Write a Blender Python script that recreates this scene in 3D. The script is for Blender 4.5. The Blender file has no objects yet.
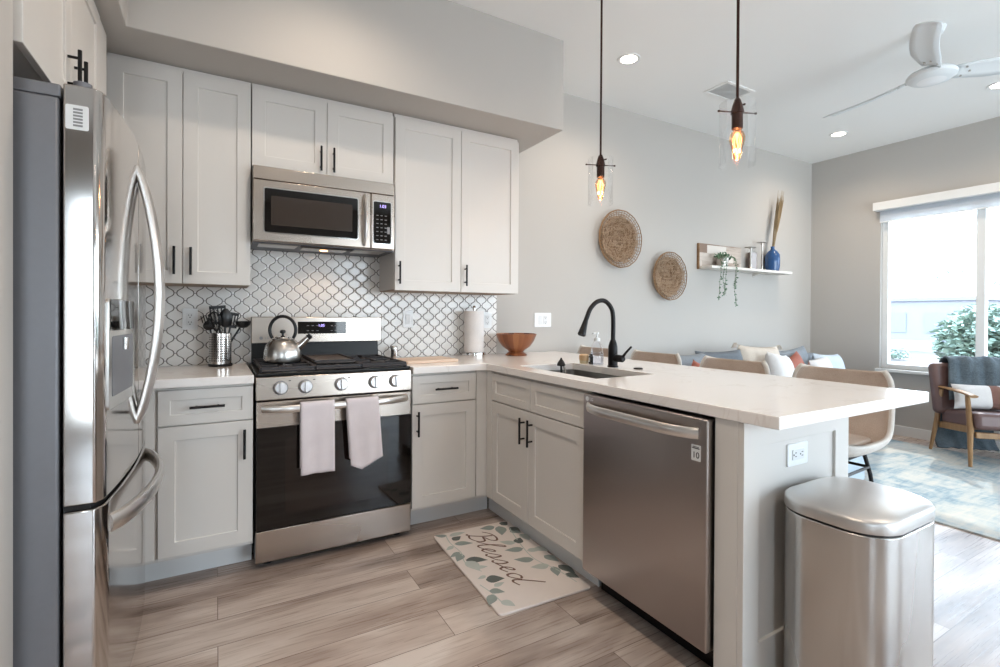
import bpy, bmesh, math, random
from mathutils import Vector, Matrix
C = bpy.context.scene.collection
SC = bpy.context.scene
random.seed(7)
PI = math.pi

# ------------------------------------------------------------------ camera, sky, sun, exposure
def make_camera():
    yaw, pitch, roll = math.radians(29.8588), math.radians(-0.3144), math.radians(0.3133)
    F = Vector((math.sin(yaw), math.cos(yaw), 0)); R = Vector((math.cos(yaw), -math.sin(yaw), 0)); U = Vector((0, 0, 1))
    F, U = F*math.cos(pitch)+U*math.sin(pitch), U*math.cos(pitch)-F*math.sin(pitch)
    R, U = R*math.cos(roll)+U*math.sin(roll), U*math.cos(roll)-R*math.sin(roll)
    d = bpy.data.cameras.new('camera'); o = bpy.data.objects.new('camera', d); C.objects.link(o)
    M = Matrix((R, U, -F)).transposed().to_4x4(); M.translation = Vector((-0.1585, -3.1911, 1.1949))
    o.matrix_world = M
    d.sensor_width = 36; d.lens = 493.4758/1000*36
    d.shift_x = (500-499.18)/1000; d.shift_y = (318.18-333.5)/1000
    d.clip_start = .02; d.clip_end = 300
    SC.camera = o
make_camera()
SC.view_settings.view_transform = 'Standard'; SC.view_settings.look = 'None'
SC.view_settings.gamma = 1; SC.view_settings.use_curve_mapping = False
SC.view_settings.exposure = 0.27
SC.cycles.use_denoising = True
SC.cycles.max_bounces = 10; SC.cycles.diffuse_bounces = 6; SC.cycles.glossy_bounces = 5
SC.cycles.transmission_bounces = 8; SC.cycles.transparent_max_bounces = 12
SC.cycles.sample_clamp_indirect = 6; SC.cycles.caustics_reflective = False; SC.cycles.caustics_refractive = False

def make_world():
    w = bpy.data.worlds.new('sky'); SC.world = w; w.use_nodes = True
    nt = w.node_tree; nt.nodes.clear()
    tc = nt.nodes.new('ShaderNodeTexCoord'); sep = nt.nodes.new('ShaderNodeSeparateXYZ'); nt.links.new(tc.outputs['Generated'], sep.inputs[0])
    cr = nt.nodes.new('ShaderNodeValToRGB'); nt.links.new(sep.outputs['Z'], cr.inputs[0])
    cr.color_ramp.elements[0].position = 0.0; cr.color_ramp.elements[0].color = (.86, .94, 1.0, 1)
    cr.color_ramp.elements[1].position = 0.7; cr.color_ramp.elements[1].color = (.55, .76, 1.0, 1)
    bg = nt.nodes.new('ShaderNodeBackground'); nt.links.new(cr.outputs[0], bg.inputs[0]); bg.inputs[1].default_value = SKY
    out = nt.nodes.new('ShaderNodeOutputWorld'); nt.links.new(bg.outputs[0], out.inputs[0])
SKY = 8.5
make_world()
def lamp(name, kind, loc, energy, color, **kw):
    d = bpy.data.lights.new(name, kind); d.energy = energy; d.color = color
    for k, v in kw.items(): setattr(d, k, v)
    o = bpy.data.objects.new(name, d); o.location = loc; C.objects.link(o); return o
SUN_DIR = Vector((-1.0, -.36, -.95))
sun = lamp('sun', 'SUN', (12, 4, 12), 4.5, (1, .95, .88), angle=math.radians(1.2))
sun.rotation_euler = SUN_DIR.to_track_quat('-Z', 'Y').to_euler()
def portal(loc, direction, sx, sy):
    o = lamp('sky_portal', 'AREA', loc, 1, (1, 1, 1), shape='RECTANGLE', size=sx, size_y=sy)
    o.data.cycles.is_portal = True
    o.rotation_euler = Vector(direction).to_track_quat('-Z', 'Z').to_euler()
portal((5.99, -1.465, 1.43), (-1, 0, 0), 1.56, 1.5)
portal((-1.03, -6.30, 1.2), (0, 1, 0), .74, 2.2)
portal((3.7, -6.30, 1.25), (0, 1, 0), 4.1, 2.3)
portal((5.99, -4.5, 1.25), (-1, 0, 0), 2.3, 2.3)

# ------------------------------------------------------------------ materials
def lin(h):
    if isinstance(h, str):
        h = h.lstrip('#'); v = [int(h[i:i+2], 16)/255 for i in (0, 2, 4)]
        return tuple((x/12.92 if x <= .04045 else ((x+.055)/1.055)**2.4) for x in v)
    return tuple(h)
class NT:
    def __init__(s, name):
        s.m = bpy.data.materials.new(name); s.m.use_nodes = True; s.t = s.m.node_tree; s.t.nodes.clear()
        s.out = s.n('ShaderNodeOutputMaterial')
    def n(s, typ, **kw):
        x = s.t.nodes.new(typ)
        for k, v in kw.items(): setattr(x, k, v)
        return x
    def set(s, sock, v):
        if hasattr(v, 'is_output'): s.t.links.new(v, sock)
        elif isinstance(v, (tuple, list)) and len(v) == 3 and sock.type == 'RGBA': sock.default_value = (*v, 1)
        else: sock.default_value = v
    def math(s, op, a, b=None, c=None):
        x = s.n('ShaderNodeMath', operation=op)
        for i, v in enumerate((a, b, c)):
            if v is not None: s.set(x.inputs[i], v)
        return x.outputs[0]
    def mix(s, f, a, b):
        x = s.n('ShaderNodeMix', data_type='RGBA'); s.set(x.inputs[0], f); s.set(x.inputs[6], a); s.set(x.inputs[7], b); return x.outputs[2]
    def co(s, kind='Object'): return s.n('ShaderNodeTexCoord').outputs[kind]
    def map(s, vec, scale=(1, 1, 1), loc=(0, 0, 0), rot=(0, 0, 0)):
        x = s.n('ShaderNodeMapping'); s.set(x.inputs[0], vec); x.inputs[1].default_value = loc; x.inputs[2].default_value = rot; x.inputs[3].default_value = scale; return x.outputs[0]
    def noise(s, vec, scale, detail=3, rough=.55, dist=0):
        x = s.n('ShaderNodeTexNoise'); s.set(x.inputs['Vector'], vec); x.inputs['Scale'].default_value = scale; x.inputs['Detail'].default_value = detail
        x.inputs['Roughness'].default_value = rough; x.inputs['Distortion'].default_value = dist; return x.outputs[0]
    def ramp(s, f, stops):
        x = s.n('ShaderNodeValToRGB'); s.set(x.inputs[0], f); e = x.color_ramp.elements
        while len(e) < len(stops): e.new(.5)
        for i, (p, c) in enumerate(stops): e[i].position = p; e[i].color = (*lin(c), 1)
        return x.outputs[0]
    def mr(s, v, a, b, c, d):
        x = s.n('ShaderNodeMapRange'); s.set(x.inputs[0], v)
        for i, q in enumerate((a, b, c, d)): x.inputs[1+i].default_value = q
        return x.outputs[0]
    def bump(s, h, strength=.2, dist=.01):
        x = s.n('ShaderNodeBump'); s.set(x.inputs['Height'], h); x.inputs['Strength'].default_value = strength; x.inputs['Distance'].default_value = dist; return x.outputs[0]
    def pbr(s, color, rough=.5, metal=0.0, normal=None, **kw):
        b = s.n('ShaderNodeBsdfPrincipled'); s.set(b.inputs['Base Color'], color); s.set(b.inputs['Roughness'], rough); s.set(b.inputs['Metallic'], metal)
        if normal is not None: s.set(b.inputs['Normal'], normal)
        for k, v in kw.items(): s.set(b.inputs[k.replace('_', ' ')], v)
        return b.outputs[0]
    def done(s, sh): s.t.links.new(sh, s.out.inputs[0]); return s.m

def paint(name, col, rough=.5, var=.03, scale=6, bump=.0, bscale=300, metal=0., **kw):
    """plain painted / moulded surface with a faint procedural variation"""
    t = NT(name); c = lin(col); n = t.noise(t.co(), scale, 3)
    a = tuple(max(0, x*(1-var)) for x in c); b = tuple(min(1, x*(1+var)) for x in c)
    nm = t.bump(t.noise(t.co(), bscale, 2), bump, .002) if bump else None
    return t.done(t.pbr(t.mix(n, a, b), rough, metal, nm, **kw))
def steel(name, col='#c9c2bb', rough=.24, axis=0, wave=.02, streak=.08):
    """brushed stainless steel, grain running along the given axis"""
    t = NT(name); c = lin(col); sc = [3.5, 3.5, 3.5]; sc[axis] = .8; wav = t.noise(t.map(t.co(), sc), 1.0, 1)
    r = t.mr(wav, .3, .7, rough-streak*.3, rough+streak*.3)
    return t.done(t.pbr(c, r, 1.0, t.bump(wav, wave, .01)))
def fabric(name, col, col2=None, scale=400, bump=.4, rough=.9, **kw):
    t = NT(name); c = lin(col); d = lin(col2) if col2 else tuple(x*.8 for x in c)
    n = t.noise(t.co(), scale, 2); big = t.noise(t.co(), 9, 2)
    f = t.math('MULTIPLY', t.math('ADD', n, big), .5)
    return t.done(t.pbr(t.mix(t.mr(f, .35, .65, 0, 1), d, c), rough, 0, t.bump(n, bump, .003), **kw))
def wood(name, a, b, rough=.45, axis=0, scale=1.0):
    t = NT(name); sc = [28*scale, 28*scale, 28*scale]; sc[axis] = 2.2*scale
    n = t.noise(t.map(t.co(), sc), 1, 5, .6, .6)
    return t.done(t.pbr(t.ramp(n, [(.3, a), (.7, b)]), rough, 0, t.bump(n, .08, .002)))
def clear(name, tint=(1, 1, 1), gloss=.6, rough=.02):
    """thin clear glass: see-through with a fresnel reflection"""
    t = NT(name); tr = t.n('ShaderNodeBsdfTransparent'); t.set(tr.inputs[0], tint)
    g = t.n('ShaderNodeBsdfGlossy'); g.inputs['Roughness'].default_value = rough
    lw = t.n('ShaderNodeLayerWeight'); lw.inputs[0].default_value = .35
    mx = t.n('ShaderNodeMixShader'); t.set(mx.inputs[0], t.math('MULTIPLY', lw.outputs['Fresnel'], gloss)); t.t.links.new(tr.outputs[0], mx.inputs[1]); t.t.links.new(g.outputs[0], mx.inputs[2])
    return t.done(mx.outputs[0])
def glow(name, col, strength):
    t = NT(name); n = t.noise(t.co(), 30, 1); e = t.n('ShaderNodeEmission'); t.set(e.inputs[0], t.mix(t.math('MULTIPLY', n, .1), lin(col), (1, 1, 1))); e.inputs[1].default_value = strength
    return t.done(e.outputs[0])

M = {}
M['wall'] = paint('wall_paint', '#bcb8b3', .75, .012, 2, .05, 260)
M['ceiling'] = paint('ceiling_paint', '#efefed', .85, .01, 2, .05, 260)
M['trim'] = paint('trim_paint', '#e6e7e6', .4, .01)
M['cab'] = paint('cabinet_paint', '#d7d3ce', .38, .012, 5)
M['cabside'] = paint('cabinet_side_paint', '#d7d3ce', .42, .012, 5)
M['toe'] = paint('toe_kick_paint', '#dfdfde', .45, .012, 5)
M['cabbot'] = wood('cabinet_underside', '#8d7a68', '#a48f7b', .6)
M['black'] = paint('matte_black_metal', '#1b1a1b', .38, .05, metal=.6)
M['blackplastic'] = paint('black_plastic', '#121214', .35, .05)
M['rubber'] = paint('black_rubber', '#161617', .7, .05)
M['steel'] = steel('brushed_steel', '#b9aea4', .27, 0)
M['steelv'] = steel('brushed_steel_vertical', '#c6c3bf', .27, 2)
M['steeldark'] = steel('dark_brushed_steel', '#afa7a3', .30, 2)
M['satin'] = steel('satin_steel', '#e0dddA', .30, 2, streak=.04)
M['lid'] = steel('satin_lid_steel', '#cfccc9', .40, 0, streak=.04)
M['knob'] = paint('satin_knob', '#d9d9db', .3, .03, metal=.55)
M['fridge'] = steel('fridge_steel', '#c4bfbb', .10, 2, wave=.06, streak=.04)
M['polish'] = steel('polished_steel', '#d8d5d2', .12, 2, streak=.04)
M['fridgeside'] = paint('fridge_grey_side', '#77787d', .42, .04, 60, .05, 500, metal=.35)
M['sink'] = steel('sink_steel', '#9d9a96', .42, 1)
M['blackglass'] = paint('black_glass', '#0d0a09', .04, .02)
M['microglass'] = paint('microwave_glass', '#3a322d', .12, .03)
M['enamel'] = paint('black_enamel', '#0b0a0c', .34, .05, Specular_IOR_Level=.3)
M['castiron'] = paint('cast_iron', '#2a282c', .55, .1, 80, .2, 600)
M['griddle'] = paint('griddle_plate', '#4f453f', .5, .06, 40)
M['white'] = paint('white_plastic', '#eceeef', .32, .01)
M['offwhite'] = paint('soft_white_plastic', '#e4e6e7', .4, .01)
M['slot'] = paint('dark_slot', '#3a3a3c', .6, .02)
M['ink'] = paint('dark_print', '#2d2b2c', .6, .02)
M['greyprint'] = paint('grey_print', '#8b8b8d', .6, .02)
M['bronze'] = paint('oil_rubbed_bronze', '#3d2822', .38, .1, metal=.7)
M['glass'] = clear('clear_glass', (1, 1, 1), .22)
M['pane'] = clear('window_glass', (.97, .99, 1), .5)
M['softplastic'] = clear('clear_plastic', (.97, .98, 1), .45, .15)
M['bulbglass'] = clear('amber_bulb_glass', (1, .80, .60), .6)
M['filament'] = glow('hot_filament', '#ff7a2c', 13)
M['lens'] = glow('downlight_lens', '#fff1dd', 14)
M['hoodlens'] = glow('cooktop_lamp_lens', '#ffb066', 9)
M['led'] = glow('purple_led', '#b9a6ff', 2.2)
M['towel'] = fabric('towel_cloth', '#eae1e3', '#dcd2d5', 500, .5)
M['stool'] = fabric('stool_fabric', '#c0b0a3', '#aa998b', 260, .5)
M['stoolrim'] = fabric('stool_shell_fabric', '#d9d5cf', '#c9c4bd', 260, .4)
M['sofa'] = fabric('sofa_fabric', '#8f9ca8', '#7b8894', 260, .5)
M['slate'] = fabric('slate_fabric', '#8b9298', '#777e85', 240, .5)
M['navy'] = fabric('dark_blue_fabric', '#6d747b', '#5d646b', 240, .5)
M['rust'] = fabric('rust_fabric', '#a9695a', '#94594c', 240, .5)
M['cream'] = fabric('cream_fabric', '#cfc5b9', '#bdb2a5', 180, .6)
M['whitefab'] = fabric('white_fabric', '#d8d7d6', '#cac8c7', 260, .4)
M['palefab'] = fabric('pale_blue_fabric', '#bfc8d0', '#afb9c3', 260, .4)
M['ottoman'] = fabric('ottoman_fabric', '#bcc8d2', '#aebbc6', 260, .4)
M['leather'] = paint('brown_leather', '#664f4c', .42, .08, 25, .1, 240)
M['chairwood'] = wood('chair_wood', '#80603f', '#a37f58', .38, 2)
M['throw'] = fabric('throw_knit', '#5a656c', '#414b52', 90, 1.0)
M['stripe'] = fabric('brown_band', '#7b5a50', '#6b4d44', 260, .4)
M['paper'] = fabric('paper_towel', '#f2efed', '#e9e5e3', 200, .3)
M['board'] = wood('maple_board', '#d2b7a1', '#e2ccb8', .5, 0)
M['straw'] = wood('dry_straw', '#8a7557', '#ab9573', .8, 2)
M['wicker'] = wood('wicker', '#937a62', '#bda48b', .8, 0, 3)
M['wickerbase'] = wood('wicker_base', '#7a624e', '#94795f', .9, 0, 3)
M['wickerdark'] = wood('wicker_dark', '#7a5c45', '#a1825f', .8, 0, 3)
M['leaf'] = paint('plant_leaf', '#5f7f62', .5, .2, 30)
M['stem'] = paint('plant_stem', '#6c7a58', .6, .15, 30)
M['silver'] = paint('antique_silver', '#b9b4ae', .3, .15, 40, metal=.9)
M['brownglass'] = paint('smoky_brown', '#7a6a63', .2, .1, 20)
M['shelf'] = wood('whitewashed_shelf', '#d9d4cc', '#e9e6e0', .6, 0)
M['fanwhite'] = paint('fan_white', '#dfe4e6', .4, .01)
M['vent'] = paint('vent_grey', '#cfcfcd', .6, .02)
M['dark'] = paint('dark_cavity', '#241b18', .8, .05)
# special materials -------------------------------------------------
def m_floor():
    t = NT('plank_floor'); co = t.map(t.co(), loc=(.15, .80, 0))
    b = t.n('ShaderNodeTexBrick'); t.set(b.inputs['Vector'], co); b.offset = .37; b.offset_frequency = 2; b.squash = 1
    t.set(b.inputs['Color1'], (0, 0, 0)); t.set(b.inputs['Color2'], (1, 1, 1)); t.set(b.inputs['Mortar'], (.5, .5, .5))
    b.inputs['Scale'].default_value = 1; b.inputs['Mortar Size'].default_value = .0016; b.inputs['Mortar Smooth'].default_value = .2
    b.inputs['Brick Width'].default_value = 1.22; b.inputs['Row Height'].default_value = .18
    rnd = t.n('ShaderNodeSeparateColor'); t.set(rnd.inputs[0], b.outputs['Color']); r = rnd.outputs[0]
    cx = t.n('ShaderNodeCombineXYZ'); t.set(cx.inputs[0], t.math('MULTIPLY', r, 13.)); t.set(cx.inputs[1], t.math('MULTIPLY', r, 7.))
    va = t.n('ShaderNodeVectorMath', operation='ADD'); t.set(va.inputs[0], co); t.set(va.inputs[1], cx.outputs[0]); v = va.outputs[0]
    broad = t.noise(t.map(v, (.8, 5, 1)), 1.0, 3, .5, 1.0)
    fine = t.noise(t.map(v, (4, 110, 1)), 1.0, 4, .6, .3)
    knots = t.noise(t.map(v, (2.2, 9, 1)), 1.4, 2, .5, 2.0)
    g = t.math('ADD', t.math('ADD', t.math('MULTIPLY', broad, .72), t.math('MULTIPLY', fine, .12)), t.math('MULTIPLY', knots, .16))
    g = t.math('ADD', g, t.math('MULTIPLY', t.math('SUBTRACT', r, .5), .16))
    col = t.ramp(g, [(.33, '#8b7b72'), (.46, '#ad9c92'), (.55, '#c3b4aa'), (.68, '#dbd0c8')])
    col = t.mix(b.outputs['Fac'], col, lin('#7a695f'))
    rough = t.mr(fine, .3, .7, .24, .36)
    h = t.math('SUBTRACT', t.math('MULTIPLY', fine, .15), b.outputs['Fac'])
    return t.done(t.pbr(col, rough, 0, t.bump(h, .12, .0015), Specular_IOR_Level=.5))
M['floor'] = m_floor()
def m_tile():
    t = NT('arabesque_tile'); sp = t.n('ShaderNodeSeparateXYZ'); t.set(sp.inputs[0], t.co())
    hw, hh = .0455, .0815
    u = t.math('DIVIDE', t.math('SUBTRACT', sp.outputs[0], .061), hw)
    ph = t.math('MULTIPLY', t.math('SUBTRACT', sp.outputs[2], 1.4295), 2*PI/hh)
    c = t.math('FLOOR', u); f = t.math('SUBTRACT', t.math('SUBTRACT', u, c), .5)
    s = t.math('SUBTRACT', t.math('MULTIPLY', t.math('PINGPONG', c, 1), 2.), 1.)      # -1, +1 alternating
    amp = .35
    tgt = t.math('MULTIPLY', t.math('MULTIPLY', s, t.math('TANH', t.math('MULTIPLY', t.math('COSINE', ph), 1.25))), amp/math.tanh(1.25))
    slope = t.math('MULTIPLY', t.math('SINE', ph), amp*1.35*hw*2*PI/hh)
    norm = t.math('SQRT', t.math('ADD', t.math('MULTIPLY', slope, slope), 1.))
    d = t.math('DIVIDE', t.math('MULTIPLY', t.math('ABSOLUTE', t.math('SUBTRACT', f, tgt)), hw), norm)
    grout = t.mr(d, .0014, .0025, 1, 0)
    neck = t.math('MULTIPLY', t.math('GREATER_THAN', t.math('MULTIPLY', t.math('MULTIPLY', t.math('COSINE', ph), s), t.math('SIGN', f)), .9), t.math('GREATER_THAN', t.math('ABSOLUTE', f), amp-.04))
    nl = t.mr(t.math('ABSOLUTE', t.math('MULTIPLY', t.math('SINE', ph), hh/(2*PI))), .0012, .0024, 1, 0)
    grout = t.math('MAXIMUM', grout, t.math('MULTIPLY', neck, nl))
    cellv = t.n('ShaderNodeTexWhiteNoise'); t.set(cellv.inputs['Vector'], t.co())
    n = t.noise(t.co(), 8, 2)
    tile = t.mix(n, lin('#e2dfdb'), lin('#eeece9'))
    col = t.mix(grout, tile, lin('#554d47'))
    h = t.mr(d, .001, .007, 0, 1)
    rough = t.mr(grout, 0, 1, .14, .8)
    return t.done(t.pbr(col, rough, 0, t.bump(h, .35, .003)))
M['tile'] = m_tile()
def m_quartz():
    t = NT('white_quartz'); co = t.co()
    w = t.noise(co, 1.6, 4, .6, 1.6); vein = t.math('ABSOLUTE', t.math('SUBTRACT', w, .5))
    vf = t.mr(vein, .0, .02, .35, 0); n = t.noise(co, 3, 2)
    vf = t.math('MULTIPLY', vf, t.mr(n, .45, .65, 0, 1))
    col = t.mix(vf, lin('#f3efec'), lin('#cbbdb4'))
    return t.done(t.pbr(col, .12, 0))
M['quartz'] = m_quartz()
def m_rug():
    t = NT('distressed_rug'); co = t.co()
    a = t.noise(co, 2.2, 6, .65, .8); b = t.noise(t.map(co, (1.5, 9, 1)), 2.5, 5, .7, .5); c = t.noise(t.map(co, (10, 2, 1)), 2.0, 5, .7)
    f = t.math('ADD', t.math('MULTIPLY', a, .5), t.math('ADD', t.math('MULTIPLY', b, .3), t.math('MULTIPLY', c, .2)))
    col = t.ramp(f, [(.36, '#667d8a'), (.45, '#93a4ac'), (.52, '#b6bab7'), (.62, '#cbc5ba')])
    n = t.noise(co, 320, 2)
    return t.done(t.pbr(col, .95, 0, t.bump(n, .5, .004)))
M['rug'] = m_rug()
def m_bowl():
    t = NT('stave_wood'); sp = t.n('ShaderNodeSeparateXYZ'); t.set(sp.inputs[0], t.co())
    ang = t.math('ARCTAN2', sp.outputs[1], sp.outputs[0])
    k = t.math('FLOOR', t.math('MULTIPLY', ang, 22/(2*PI))); wn = t.n('ShaderNodeTexWhiteNoise', noise_dimensions='1D'); t.set(wn.inputs['W'], k)
    g = t.noise(t.map(t.co(), (40, 40, 6)), 1, 4)
    f = t.math('ADD', t.math('MULTIPLY', wn.outputs[0], .7), t.math('MULTIPLY', g, .3))
    return t.done(t.pbr(t.ramp(f, [(.15, '#633823'), (.5, '#865032'), (.85, '#a36c46')]), .3, 0))
M['bowl'] = m_bowl()
def m_perf():
    t = NT('perforated_steel'); sp = t.n('ShaderNodeSeparateXYZ'); t.set(sp.inputs[0], t.co())
    ang = t.math('ARCTAN2', sp.outputs[1], sp.outputs[0])
    a = t.math('SUBTRACT', t.math('FRACT', t.math('MULTIPLY', ang, 34/(2*PI))), .5)
    b = t.math('SUBTRACT', t.math('FRACT', t.math('MULTIPLY', sp.outputs[2], 1/.0125)), .5)
    d = t.math('SQRT', t.math('ADD', t.math('MULTIPLY', a, a), t.math('MULTIPLY', t.math('MULTIPLY', b, b), 1.4)))
    hole = t.mr(d, .30, .36, 1, 0)
    inband = t.math('MULTIPLY', t.math('GREATER_THAN', sp.outputs[2], .022), t.math('LESS_THAN', sp.outputs[2], .158))
    hole = t.math('MULTIPLY', hole, inband)
    return t.done(t.pbr(t.mix(hole, lin('#cfcac5'), lin('#1b1a1a')), t.mr(hole, 0, 1, .2, .9), t.mr(hole, 0, 1, 1, 0)))
M['perf'] = m_perf()
def m_sheer():
    t = NT('sheer_shade_fabric'); tr = t.n('ShaderNodeBsdfTransparent'); tl = t.n('ShaderNodeBsdfTranslucent'); df = t.n('ShaderNodeBsdfDiffuse')
    n = t.noise(t.map(t.co(), (1, 1, 400)), 1, 1); c = t.mix(n, lin('#d5dae0'), lin('#e4e8ec')); t.set(tl.inputs[0], c); t.set(df.inputs[0], c)
    m1 = t.n('ShaderNodeMixShader'); m1.inputs[0].default_value = .5; t.t.links.new(tl.outputs[0], m1.inputs[1]); t.t.links.new(df.outputs[0], m1.inputs[2])
    m2 = t.n('ShaderNodeMixShader'); m2.inputs[0].default_value = .88; t.t.links.new(tr.outputs[0], m2.inputs[1]); t.t.links.new(m1.outputs[0], m2.inputs[2])
    return t.done(m2.outputs[0])
M['sheer'] = m_sheer()
def m_rustic():
    t = NT('rustic_boards'); sp = t.n('ShaderNodeSeparateXYZ'); t.set(sp.inputs[0], t.co())
    row = t.math('FLOOR', t.math('DIVIDE', sp.outputs[2], .078)); off = t.math('MULTIPLY', row, .37)
    colx = t.math('FLOOR', t.math('ADD', t.math('DIVIDE', sp.outputs[0], .29), off))
    v = t.n('ShaderNodeCombineXYZ'); t.set(v.inputs[0], colx); t.set(v.inputs[1], row); wn = t.n('ShaderNodeTexWhiteNoise'); t.set(wn.inputs['Vector'], v.outputs[0])
    g = t.noise(t.map(t.co(), (6, 60, 60)), 1, 5, .65)
    f = t.math('ADD', t.math('MULTIPLY', wn.outputs[0], .6), t.math('MULTIPLY', g, .4))
    return t.done(t.pbr(t.ramp(f, [(.25, '#8d786a'), (.42, '#bfb3a9'), (.7, '#dcd5ce')]), .8, 0))
M['rustic'] = m_rustic()
M['vase'] = paint('blue_glaze', '#2f5587', .12, .25, 18)
M['matbase'] = paint('mat_cream', '#eee4de', .8, .03, 20, .1, 400)
M['leafA'] = paint('printed_leaf_pale', '#c5cbc5', .8, .12, 25)
M['leafB'] = paint('printed_leaf_mid', '#9ba5a0', .8, .12, 25)
M['leafC'] = paint('printed_leaf_dark', '#6a706c', .8, .15, 25)
M['script'] = paint('printed_brown_script', '#7d5f52', .8, .05)
M['stucco'] = paint('pale_stucco', '#85858d', .9, .03, 1)
M['stuccow'] = paint('white_stucco', '#9a9a9d', .9, .03, 1)
M['roofm'] = paint('roof_metal', '#7d7f88', .7, .05)
M['dirt'] = paint('dry_ground', '#6f6762', .95, .2, 1.2, .3, 20)
M['treeleaf'] = paint('tree_leaf', '#839384', .7, .25, 3)
M['treebark'] = paint('tree_bark', '#6b5a4c', .9, .2, 8)

# ------------------------------------------------------------------ mesh helpers
def bm_(): return bmesh.new()
def box(bm, x0, x1, y0, y1, z0, z1):
    v = [bm.verts.new(p) for p in ((x0, y0, z0), (x1, y0, z0), (x1, y1, z0), (x0, y1, z0), (x0, y0, z1), (x1, y0, z1), (x1, y1, z1), (x0, y1, z1))]
    for f in ((3, 2, 1, 0), (4, 5, 6, 7), (0, 1, 5, 4), (1, 2, 6, 5), (2, 3, 7, 6), (3, 0, 4, 7)): bm.faces.new([v[i] for i in f])
    return v
def obox(bm, c, ux, uy, uz, sx, sy, sz):
    c, ux, uy, uz = Vector(c), Vector(ux).normalized(), Vector(uy).normalized(), Vector(uz).normalized()
    v = [bm.verts.new(c+ux*sx*a+uy*sy*b+uz*sz*d) for d in (-.5, .5) for a, b in ((-.5, -.5), (.5, -.5), (.5, .5), (-.5, .5))]
    for f in ((3, 2, 1, 0), (4, 5, 6, 7), (0, 1, 5, 4), (1, 2, 6, 5), (2, 3, 7, 6), (3, 0, 4, 7)): bm.faces.new([v[i] for i in f])
def frame_of(d):
    d = Vector(d).normalized(); a = Vector((0, 0, 1)) if abs(d.z) < .9 else Vector((1, 0, 0))
    x = d.cross(a).normalized(); return x, d.cross(x).normalized()
def tube(bm, pts, r, seg=8, closed=False, caps=True, flat=1.0):
    """swept tube; r a number or one per point; flat squashes the second axis"""
    P = [Vector(p) for p in pts]; n = len(P); rs = r if isinstance(r, (list, tuple)) else [r]*n
    rings = []; x = None
    for i, p in enumerate(P):
        d = (P[(i+1) % n]-P[i-1]) if closed else (P[min(i+1, n-1)]-P[max(i-1, 0)])
        d.normalize()
        if x is None: x, y = frame_of(d)
        else:
            x = (x-d*x.dot(d))
            x = x.normalized() if x.length > 1e-6 else frame_of(d)[0]
            y = d.cross(x)
        rings.append([bm.verts.new(p+x*math.cos(2*PI*k/seg)*rs[i]+y*math.sin(2*PI*k/seg)*rs[i]*flat) for k in range(seg)])
    m = n if closed else n-1
    for i in range(m):
        a, b = rings[i], rings[(i+1) % n]
        for k in range(seg): bm.faces.new((a[k], a[(k+1) % seg], b[(k+1) % seg], b[k]))
    if caps and not closed:
        bm.faces.new(rings[0][::-1]); bm.faces.new(rings[-1])
def cyl(bm, p0, p1, r0, r1=None, seg=24): tube(bm, [p0, p1], [r0, r0 if r1 is None else r1], seg)
def lathe(bm, prof, c=(0, 0, 0), seg=32, caps=True, axis='z', sx=1, sy=1):
    c = Vector(c); rings = []
    for r, z in prof:
        ring = []
        for k in range(seg):
            a = 2*PI*k/seg; p = (r*math.cos(a)*sx, r*math.sin(a)*sy, z)
            if axis == 'x': p = (p[2], p[0], p[1])
            if axis == 'y': p = (p[1], p[2], p[0])
            ring.append(bm.verts.new(c+Vector(p)))
        rings.append(ring)
    for a, b in zip(rings, rings[1:]):
        for k in range(seg): bm.faces.new((a[k], a[(k+1) % seg], b[(k+1) % seg], b[k]))
    if caps:
        if prof[0][0] > 1e-5: bm.faces.new(rings[0][::-1])
        if prof[-1][0] > 1e-5: bm.faces.new(rings[-1])
def prism(bm, poly, o, u, v, n, d):
    """extrude polygon (u,v) by d along n"""
    o, u, v, n = Vector(o), Vector(u), Vector(v), Vector(n)
    a = [bm.verts.new(o+u*p+v*q) for p, q in poly]; b = [bm.verts.new(o+u*p+v*q+n*d) for p, q in poly]
    bm.faces.new(a[::-1]); bm.faces.new(b); m = len(a)
    for i in range(m): bm.faces.new((a[i], a[(i+1) % m], b[(i+1) % m], b[i]))
def rrect(w, h, r, seg=6, cx=0, cy=0):
    out = []
    for qx, qy, a0 in ((w/2-r, h/2-r, 0), (-w/2+r, h/2-r, 90), (-w/2+r, -h/2+r, 180), (w/2-r, -h/2+r, 270)):
        for k in range(seg+1):
            a = math.radians(a0+90*k/seg); out.append((cx+qx+r*math.cos(a), cy+qy+r*math.sin(a)))
    return out
def slab(bm, xs, ys, cells, z0, z1):
    """slab of grid cells {(i,j)} sharing vertices: L-shapes and cut-outs without seams"""
    V = {}
    def v(i, j, z):
        if (i, j, z) not in V: V[(i, j, z)] = bm.verts.new((xs[i], ys[j], z))
        return V[(i, j, z)]
    for i, j in cells:
        bm.faces.new((v(i, j, z1), v(i+1, j, z1), v(i+1, j+1, z1), v(i, j+1, z1)))
        bm.faces.new((v(i, j+1, z0), v(i+1, j+1, z0), v(i+1, j, z0), v(i, j, z0)))
        for (di, dj, a, b) in ((-1, 0, (i, j+1), (i, j)), (1, 0, (i+1, j), (i+1, j+1)), (0, -1, (i, j), (i+1, j)), (0, 1, (i+1, j+1), (i, j+1))):
            if (i+di, j+dj) not in cells:
                bm.faces.new((v(*a, z0), v(*b, z0), v(*b, z1), v(*a, z1)))
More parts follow.
